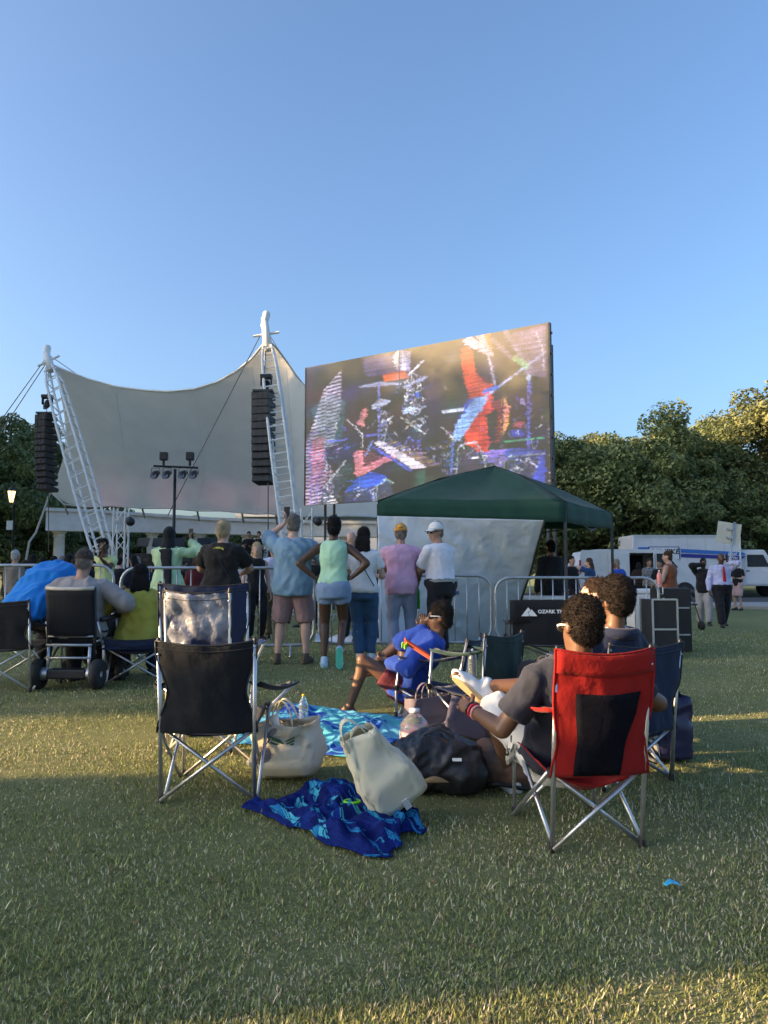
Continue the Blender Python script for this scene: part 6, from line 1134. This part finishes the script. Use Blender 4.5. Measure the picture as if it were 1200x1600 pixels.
def truss_tower(label, px, Y, y0, w):
    o = GX(px, Y); t = thing('truss_tower', label, 'truss', o, group='white box truss towers by the stage'); z1 = P(px, y0, Y).z; h = w / 2; c4 = [(-h, -h), (h, -h), (h, h), (-h, h)]
    for x, y in c4: MB().tube([(o.x + x, o.y + y, o.z), (o.x + x, o.y + y, z1)], .028, 6).build('chord', mast_white, t, o)
    n = int((z1 - o.z) / .45)
    for i in range(n):
        za, zb = o.z + i * .45, o.z + (i + 1) * .45
        for k_ in range(4):
            a, c = c4[k_], c4[(k_ + 1) % 4]
            if i % 2: a, c = c, a
            MB().tube([(o.x + a[0], o.y + a[1], za), (o.x + c[0], o.y + c[1], zb)], .014, 5).build('diagonal', mast_white, t, o)
    MB().box((o.x, o.y, o.z + .02), (w * 2, w * 2, .04)).build('base_plate', steel, t, o); MB().cap((o.x + w * .8, o.y - .1, z1 - .35), (o.x + w * .8 + .1, o.y - .3, z1 - .42), .10, .13).build('spot_lamp', black, t, o, True); return t
truss_tower('white box truss tower in front of the colonnade columns', 187, 22.5, 794, .34); truss_tower('white box truss tower under the screen corner', 479, 23.6, 795, .34)
for i, (px, Y, lab) in enumerate(((232, 29.8, 'black stage monitor beside the third column'), (262, 30.0, 'black stage monitor below the light stand'), (292, 29.8, 'black stage monitor behind the headscarf'), (350, 30.2, 'black stage monitor beside the three players'), (125, 30.0, 'black stage monitor at the far stage end'), (206, 30.3, 'black stage monitor beside the truss tower'))):
    v = GX(px, Y); v.z = 1.15; t = thing('stage_monitor', lab, 'speaker', v, R(170 + 9 * i), 'monitors on the stage edge'); MB().box((0, 0, .42), (.85, .55, .84)).build('cabinet', black, t, None, bevel=.03); MB().box((0, -.285, .42), (.7, .02, .66)).build('grille', M('speaker_grille', (.03, .031, .034)), t); MB().box((0, .29, .6), (.3, .03, .1)).build('handle', dsteel, t)
for i, px in enumerate((222, 247, 276, 318, 338)):
    v = GX(px, 28.9 + .3 * (i % 2)); v.z = 1.15; t = thing('music_stand', 'thin black music stand, %s along the stage edge from the truss tower' % ['first', 'second', 'third', 'fourth', 'fifth'][i], 'music stand', v, R(15 * i - 20), 'music stands on the stage')
    MB().tube([(0, 0, 0), (0, 0, 1.15)], .02, 6).build('pole', black, t); MB().box((0, .02, 1.25), (.5, .03, .35), Matrix.Rotation(R(-20), 3, 'X')).build('desk', black, t)
    for a in (0, 2.1, 4.2): MB().tube([(0, 0, .3), (.25 * math.cos(a), .25 * math.sin(a), .01)], .012, 5).build('leg', black, t)
# lamp posts
lampm = M('lantern_glow', (.9, .75, .45), .4, 0, emit=(1.0, .66, .25), estr=1.3); postm = M('post_green', (.015, .03, .03), .5, .2)
def lamp_post(label, px, py, Y, lit=True):
    c = P(px, py, Y); o = GX(px, Y); t = thing('street_lamp', label, 'street lamp', o, group='lantern street lamps'); z = c.z
    MB().lathe([(.16, 0), (.16, .5), (.09, .7), (.065, 1.2), (.055, z - o.z - .45), (.10, z - o.z - .42), (.10, z - o.z - .36), (.05, z - o.z - .3)], o, 14).build('post', postm, t, o, True)
    MB().lathe([(.08, -.28), (.17, .20), (.17, .23), (.08, -.25)], c, 8).build('lantern_glass', lampm, t, o); 
    cg_ = MB().lathe([(.21, .22), (.19, .27), (.08, .40), (.03, .50), (.03, .60), (0, .62)], c, 8).build('lantern_roof', postm, t, o)
    for k_ in range(4): a = R(22.5 + 90 * k_); MB().tube([c + Vector((.085 * math.cos(a), .085 * math.sin(a), -.28)), c + Vector((.18 * math.cos(a), .18 * math.sin(a), .22))], .014, 5).build('lantern_rib', postm, cg_, o)
    MB().box((c.x + .02, Y - .1, z - 1.35), (.26, .1, .42)).build('notice_plate', whitepaint, t, o); return t
lamp_post('lit lantern street lamp beside the dark trees', 18, 775, 35); lamp_post('lantern street lamp peeking out behind the screen edge', 857, 752, 37)

# ================================================================== VAN, TRUCK AND SIGN
vw = M('van_white', (.66, .67, .68), .3, .05, 2, .03, 10); rubber = M('rubber', (.018, .018, .018), .75, .2, 20); glass = M('dark_glass', (.03, .04, .05), .08, .1, 2); grayp = M('grey_plastic', (.09, .09, .095), .6, .2)
def wheel(t, c, r, off, w=.24):
    q = MB(); q.lathe([(r * .55, -w / 2), (r * .94, -w / 2), (r, -w / 3), (r, w / 3), (r * .94, w / 2), (r * .55, w / 2)], c, 26, Matrix.Rotation(R(90), 3, 'X')); wo_ = q.build('wheel', rubber, t, off, True)
    MB().lathe([(r * .56, -w * .48), (r * .5, -w * .3), (r * .2, -w * .36), (0, -w * .36)][::-1], c, 18, Matrix.Rotation(R(-90), 3, 'X')).build('rim', steel, wo_, off, True)
    MB().lathe([(r * .56, -w * .3), (r * .5, -w * .2), (r * .2, -w * .42), (0, -w * .46)][::-1], c, 18, Matrix.Rotation(R(90), 3, 'X')).build('hub_cap', alu, wo_, off, True)
Yv = 31.0; vx0 = P(906, 900, Yv).x; vx1 = P(1098, 900, Yv).x; vg = gz(10, Yv) + .012; vo = Vector(((vx0 + vx1) / 2, Yv + 1, vg)); van = thing('cargo_van', 'white cargo van with its side door open', 'van', vo); Lv = vx1 - vx0
prof = [(0, .42), (0, 1.5), (.05, 2.05), (.15, 2.14), (.66, 2.14), (.72, 2.08), (.865, 1.36), (.99, 1.16), (1.0, .95), (1.0, .42)]
pv = [Vector((vx0 + (a if a <= 0.02 or a > .2 else a) * Lv if a > .2 else vx0 + a * Lv, 0, vg + z)) for a, z in prof]
m = MB(); n_ = len(pv); m.add([p + Vector((0, Yv + 2, 0)) for p in pv], [tuple(range(n_))])
for i in range(n_): a, c = pv[i], pv[(i + 1) % n_]; m.add([a + Vector((0, Yv, 0)), c + Vector((0, Yv, 0)), c + Vector((0, Yv + 2, 0)), a + Vector((0, Yv + 2, 0))], [(0, 1, 2, 3)])
m.build('body_shell', vw, van, vo, solid=.03)
def side(pts, mat, name, par=None, y=Yv, th=.04, bev=.012): return MB().prism([Vector((vx0 + a * Lv, y, vg + z)) for a, z in pts], (0, -th, 0), (0, 0, 0)).build(name, mat, par or van, vo, bevel=bev)
side([(0, .42), (0, 1.5), (.008, 2.02), (.02, 2.12), (.405, 2.12), (.405, .42)], vw, 'rear_side_panel'); side([(.60, .42), (.60, 2.12), (.655, 2.12), (.72, 2.06), (.865, 1.36), (.99, 1.15), (1.0, .95), (1.0, .42)], vw, 'front_side_panel'); side([(.405, .42), (.405, .56), (.60, .56), (.60, .42)], vw, 'sill_panel'); side([(.405, 2.0), (.405, 2.12), (.60, 2.12), (.60, 2.0)], vw, 'door_header')
side([(.23, .60), (.23, 1.98), (.40, 1.98), (.40, .60)], vw, 'sliding_door', y=Yv - .08, th=.05); side([(.625, 1.42), (.625, 1.98), (.705, 1.98), (.80, 1.42)], glass, 'side_window', y=Yv - .041, th=.012); side([(.61, .5), (.61, 1.95), (.615, 1.95), (.615, .5)], grayp, 'door_gap', y=Yv - .041, th=.006); side([(.0, .42), (.0, .55), (1.0, .55), (1.0, .42)], grayp, 'rocker_trim', y=Yv - .042, th=.02)
side([(.64, 1.22), (.64, 1.27), (.67, 1.27), (.67, 1.22)], grayp, 'door_handle', y=Yv - .042, th=.03); MB().box((vx0 + .74 * Lv, Yv - .2, vg + 1.42), (.12, .22, .28)).build('wing_mirror', black, van, vo, bevel=.03); MB().box((vx0 + .01, Yv - .03, vg + 1.45), (.06, .10, .55)).build('tail_light', M('red_lens', (.5, .02, .02), .3, .1), van, vo, bevel=.01); MB().box((vx0 + .985 * Lv, Yv - .02, vg + .98), (.18, .10, .2)).build('headlight', M('lamp_lens', (.6, .6, .58), .15, .1), van, vo, bevel=.02); MB().box((vx0 + Lv + .06, Yv + 1, vg + .55), (.16, 1.95, .24)).build('front_bumper', steel, van, vo, bevel=.04)
MB().add([Vector((vx0 + a * Lv, y, vg + z)) for a, z, y in ((.728, 2.0, Yv + .12), (.728, 2.0, Yv + 1.88), (.868, 1.38, Yv + 1.88), (.868, 1.38, Yv + .12))], [(0, 1, 2, 3)]).build('windscreen', glass, van, vo, solid=.05)
MB().box((vx0 + .5 * Lv, Yv + 1.9, vg + 1.25), (1.4, .05, 1.4)).build('cargo_wall', M('cargo_dark', (.02, .02, .022), .8, .2), van, vo); MB().box((vx0 + .5 * Lv, Yv + 1.0, vg + .52), (Lv * .9, 1.9, .06)).build('cargo_floor', grayp, van, vo); MB().box((vx0 + .46 * Lv, Yv + 1.2, vg + .9), (.7, .7, .7)).build('cargo_crate', black, van, vo, bevel=.02)
for a in (.17, .85):
    side([(a + .085 * math.cos(t), .38 + .46 * math.sin(t)) for t in np.linspace(0, math.pi, 12)], black, 'wheel_arch', y=Yv - .043, th=.012, bev=0); wheel(van, (vx0 + a * Lv, Yv + .07, vg + .37), .37, vo); wheel(van, (vx0 + a * Lv, Yv + 1.85, vg + .37), .37, vo)
Yt = 38.0; bx0 = P(990, 900, Yt).x; bx1 = P(1159, 900, Yt).x; tg = gz(14, Yt) + .012; zt0 = tg + .75; zt1 = P(1000, 836, Yt).z; trk = thing('rental_box_truck', 'white rental box truck with blue stripes behind the van', 'truck', Vector(((bx0 + bx1) / 2, Yt + 1.2, tg))); tof = trk.location[:]
MB().box(((bx0 + bx1) / 2, Yt + 1.2, (zt0 + zt1) / 2), (bx1 - bx0, 2.4, zt1 - zt0)).build('cargo_box', vw, trk, tof, bevel=.06)
for z in (zt0 + .04, zt1 - .05): MB().box(((bx0 + bx1) / 2, Yt - .012, z), (bx1 - bx0 - .02, .03, .10)).build('box_rail', alu, trk, tof)
for x in (bx0 + .04, bx1 - .05): MB().box((x, Yt - .014, (zt0 + zt1) / 2), (.09, .036, zt1 - zt0 - .1)).build('corner_post', whitepaint, trk, tof)
for i in range(5): MB().box((bx0 + .9 * (i + 1), Yt - .004, (zt0 + zt1) / 2), (.012, .012, zt1 - zt0 - .22)).build('panel_seam', alu, trk, tof)
lb = M('stripe_light_blue', (.03, .16, .52), .4, .05); db = M('stripe_dark_blue', (.02, .025, .26), .4, .05)
def ptx(px, py): v = P(px, py, Yt - .02); return v
def stripe(pts, mat, name, dy=0.0): return MB().prism([ptx(*p) + Vector((0, dy, 0)) for p in pts], (0, -.006, 0), (0, 0, 0)).build(name, mat, trk, tof)
stripe([(997, 855), (1013, 855), (1013, 860.5), (997, 860.5)], lb, 'stripe'); stripe([(1064, 857.5), (1161, 863), (1165, 866), (1162, 868), (1064, 863.5)], lb, 'stripe'); stripe([(1064, 865), (1162, 869), (1165, 869.2), (1158, 874.5), (1064, 870.5)], db, 'stripe')
stripe([(1013, 854), (1061, 854), (1063, 874), (1013, 872)], db, 'badge_frame', -.008); stripe([(1014.5, 855.3), (1059.8, 855.3), (1061.4, 874), (1014.5, 872)], whitepaint, 'badge_panel', -.015)
text_mesh('PENSKE', .34, M('penske_black', (.012, .012, .03), .4, 0), frame(ptx(1038, 862) + Vector((0, -.03, 0)), (1, 0, 0), (0, 0, 1)), 'lettering', trk, .002, .008, .25, squash=1.25).location -= Vector(tof)
text_mesh('Local', .20, whitepaint, frame(ptx(1144, 865.0) + Vector((0, -.014, 0)), (1, 0, -.03), (0, 0, 1)), 'lettering', trk, .002, .003, .2).location -= Vector(tof); text_mesh('One-Way', .20, whitepaint, frame(ptx(1140, 871.3) + Vector((0, -.014, 0)), (1, 0, -.03), (0, 0, 1)), 'lettering', trk, .002, .003, .2).location -= Vector(tof)
MB().box(((bx0 + bx1) / 2, Yt + 1.2, tg + .6), (bx1 - bx0, .9, .25)).build('chassis', black, trk, tof); MB().box((bx1 - .8, Yt + .05, tg + .48), (1.0, .08, .5)).build('side_skirt', vw, trk, tof, bevel=.01)
cabp = [(bx1 + .06, .55), (bx1 + .06, 2.35), (bx1 + 1.25, 2.35), (bx1 + 1.75, 1.55), (bx1 + 2.75, 1.35), (bx1 + 2.85, .55)]
MB().prism([Vector((x, Yt + .15, tg + z)) for x, z in cabp], (0, 0, 0), (0, 2.1, 0)).build('cab', vw, trk, tof, bevel=.06); dr = MB().prism([Vector((x, Yt + .14, tg + z)) for x, z in ((bx1 + .25, .65), (bx1 + .25, 2.2), (bx1 + 1.2, 2.2), (bx1 + 1.55, 1.55), (bx1 + 1.55, .65))], (0, -.02, 0), (0, 0, 0)).build('cab_door', vw, trk, tof, bevel=.01)
MB().prism([Vector((x, Yt + .118, tg + z)) for x, z in ((bx1 + .35, 1.5), (bx1 + .35, 2.1), (bx1 + 1.15, 2.1), (bx1 + 1.45, 1.5))], (0, -.01, 0), (0, 0, 0)).build('cab_window', glass, dr, tof); MB().box((bx1 + .36, Yt + .10, tg + 1.30), (.16, .03, .05)).build('door_handle', black, dr, tof)
for x in (bx0 + 1.2, bx1 + 2.1): wheel(trk, (x, Yt + .3, tg + .42), .42, tof, .3); wheel(trk, (x, Yt + 2.0, tg + .42), .42, tof, .3)
sp0 = GX(1126, 22.6); st_ = P(1148, 816, 22.6); sg = thing('sign_post', 'blank back of a square sign on a leaning post', 'sign', sp0); MB().tube([sp0 + Vector((0, 0, -.1)), st_], .035, 8).build('post', steel, sg, sp0, True)
sm_ = P(1141, 833, 22.54); dsl = (st_ - sp0).normalized(); rt_ = Matrix((Vector((0, 1, 0)).cross(dsl).normalized(), Vector((0, 1, 0)), dsl)).transposed(); MB().box(sm_ + Vector((0, .1, 0)), (.70, .012, .63), rt_).build('sign_plate', M('sign_back', (.60, .57, .48), .45, .08, 3), sg, sp0, bevel=.005)
MB().box(sm_ + Vector((.01, .06, .12)), (.16, .05, .05), rt_).build('bracket', steel, sg, sp0); MB().box(sm_ + Vector((.0, .06, -.14)), (.16, .05, .05), rt_).build('bracket', steel, sg, sp0)

# ================================================================== OFF-CAMERA TREES AND AN ADDED SUN BLOCKER THAT SHADE THE LAWN
hv = Vector((math.cos(SUN_AZ), math.sin(SUN_AZ))); pv2 = Vector((-hv.y, hv.x))
def shade(a, c, kind, s, sz, rz, lb, wide=1.0):
    q = hv * a + pv2 * c; t = tree(kind, q.x, q.y, s, rz, lb, 'shade trees beside the lawn'); t.scale = (s * wide, s * wide, s * sz)
SHADE = [(32, -11.7, KA[0], 1.25, 1.12, .85), (34, -20.5, KA[1], 1.2, 1.08, .85), (33, -28.5, KA[0], 1.3, 1.08, .95), (35, -37.5, KA[1], 1.45, 1.25, .9), (33, -46.5, KA[0], 1.3, 1.1, 1.0), (36, -56.0, KA[1], 1.15, 1.1, 1.0), (41, -16.0, KA[1], 1.15, 1.1, .9), (42, -25.0, KA[0], 1.3, 1.12, .9), (43, -33.0, KA[1], 1.3, 1.2, .9)]
tw = Vector((-13.5, 1.31)); trl = thing('sun_block_trailer', 'trailer-shaped sun blocker added out of view beside the lawn', 'trailer', (tw.x, tw.y, gz(tw.x, tw.y)), math.pi)  # unseen trailer shape, added only to block sun and edge the lit grass bands
MB().box((0, 0, 1.83), (5.0, 1.90, 2.55)).build('sun_block_box', vw, trl, None, bevel=.05)
for x in (-.6, .4):
    for y in (-.85, .85): MB().lathe([(.15, -.1), (.34, -.1), (.34, .1), (.15, .1)], (x, y, .35), 20, Matrix.Rotation(R(90), 3, 'X')).build('wheel', rubber, trl, None, True)
MB().box((0, 0, .5), (4.6, 1.6, .2)).build('chassis', black, trl); MB().box((3.1, 0, .5), (1.4, .12, .12)).build('drawbar', dsteel, trl)
for i, (a, c, kd, s, sz, wd) in enumerate(SHADE): shade(a, c, kd, s, sz, i * 1.3, 'shade tree out of the picture beside the lawn, number %s in its row' % (['one', 'two', 'three', 'four', 'five', 'six', 'seven', 'eight', 'nine', 'ten', 'eleven', 'twelve', 'thirteen', 'fourteen'][i]), wd)
# pink stage wash on the lower canopy
for i, px in enumerate((155, 250, 335, 410)):
    ld = bpy.data.lights.new('stage_wash', 'SPOT'); ld.energy = 10; ld.color = (1, .35, .50); ld.spot_size = R(70); ld.spot_blend = 1; ld.shadow_soft_size = .3; lo = bpy.data.objects.new('stage_wash', ld); COL.objects.link(lo); p_ = P(px, 835, 36.2); lo.location = p_; lo.rotation_euler = (Vector((0, -.55, -1))).to_track_quat('Z', 'Y').to_euler()

# dead leaves and bits scattered over the lawn
b = MB()
for i in range(420):
    y = 1.6 * (14 / 1.6) ** random.random(); x = random.uniform(-.62, .62) * (y + .8); z = gz(x, y) + random.uniform(.008, .02); r_ = random.uniform(.006, .018); a = random.uniform(0, 6.28); t = random.uniform(-.4, .4)
    u = Vector((math.cos(a), math.sin(a), t)) * r_; v = Vector((-math.sin(a), math.cos(a), random.uniform(-.4, .4))) * r_ * .45; c = Vector((x, y, z)); b.add([c - u, c + v, c + u + Vector((0, 0, .004)), c - v], [(0, 1, 2), (0, 2, 3)])
o = b.build('fallen_leaves', M('dead_leaf', (.20, .13, .06), .85, .5, 3), None, None, False, fix=False); struct(o, 'stuff'); tag(o, 'small dry brown leaves scattered over the lawn', 'leaves')
bpy.data.scenes.remove(TMP)
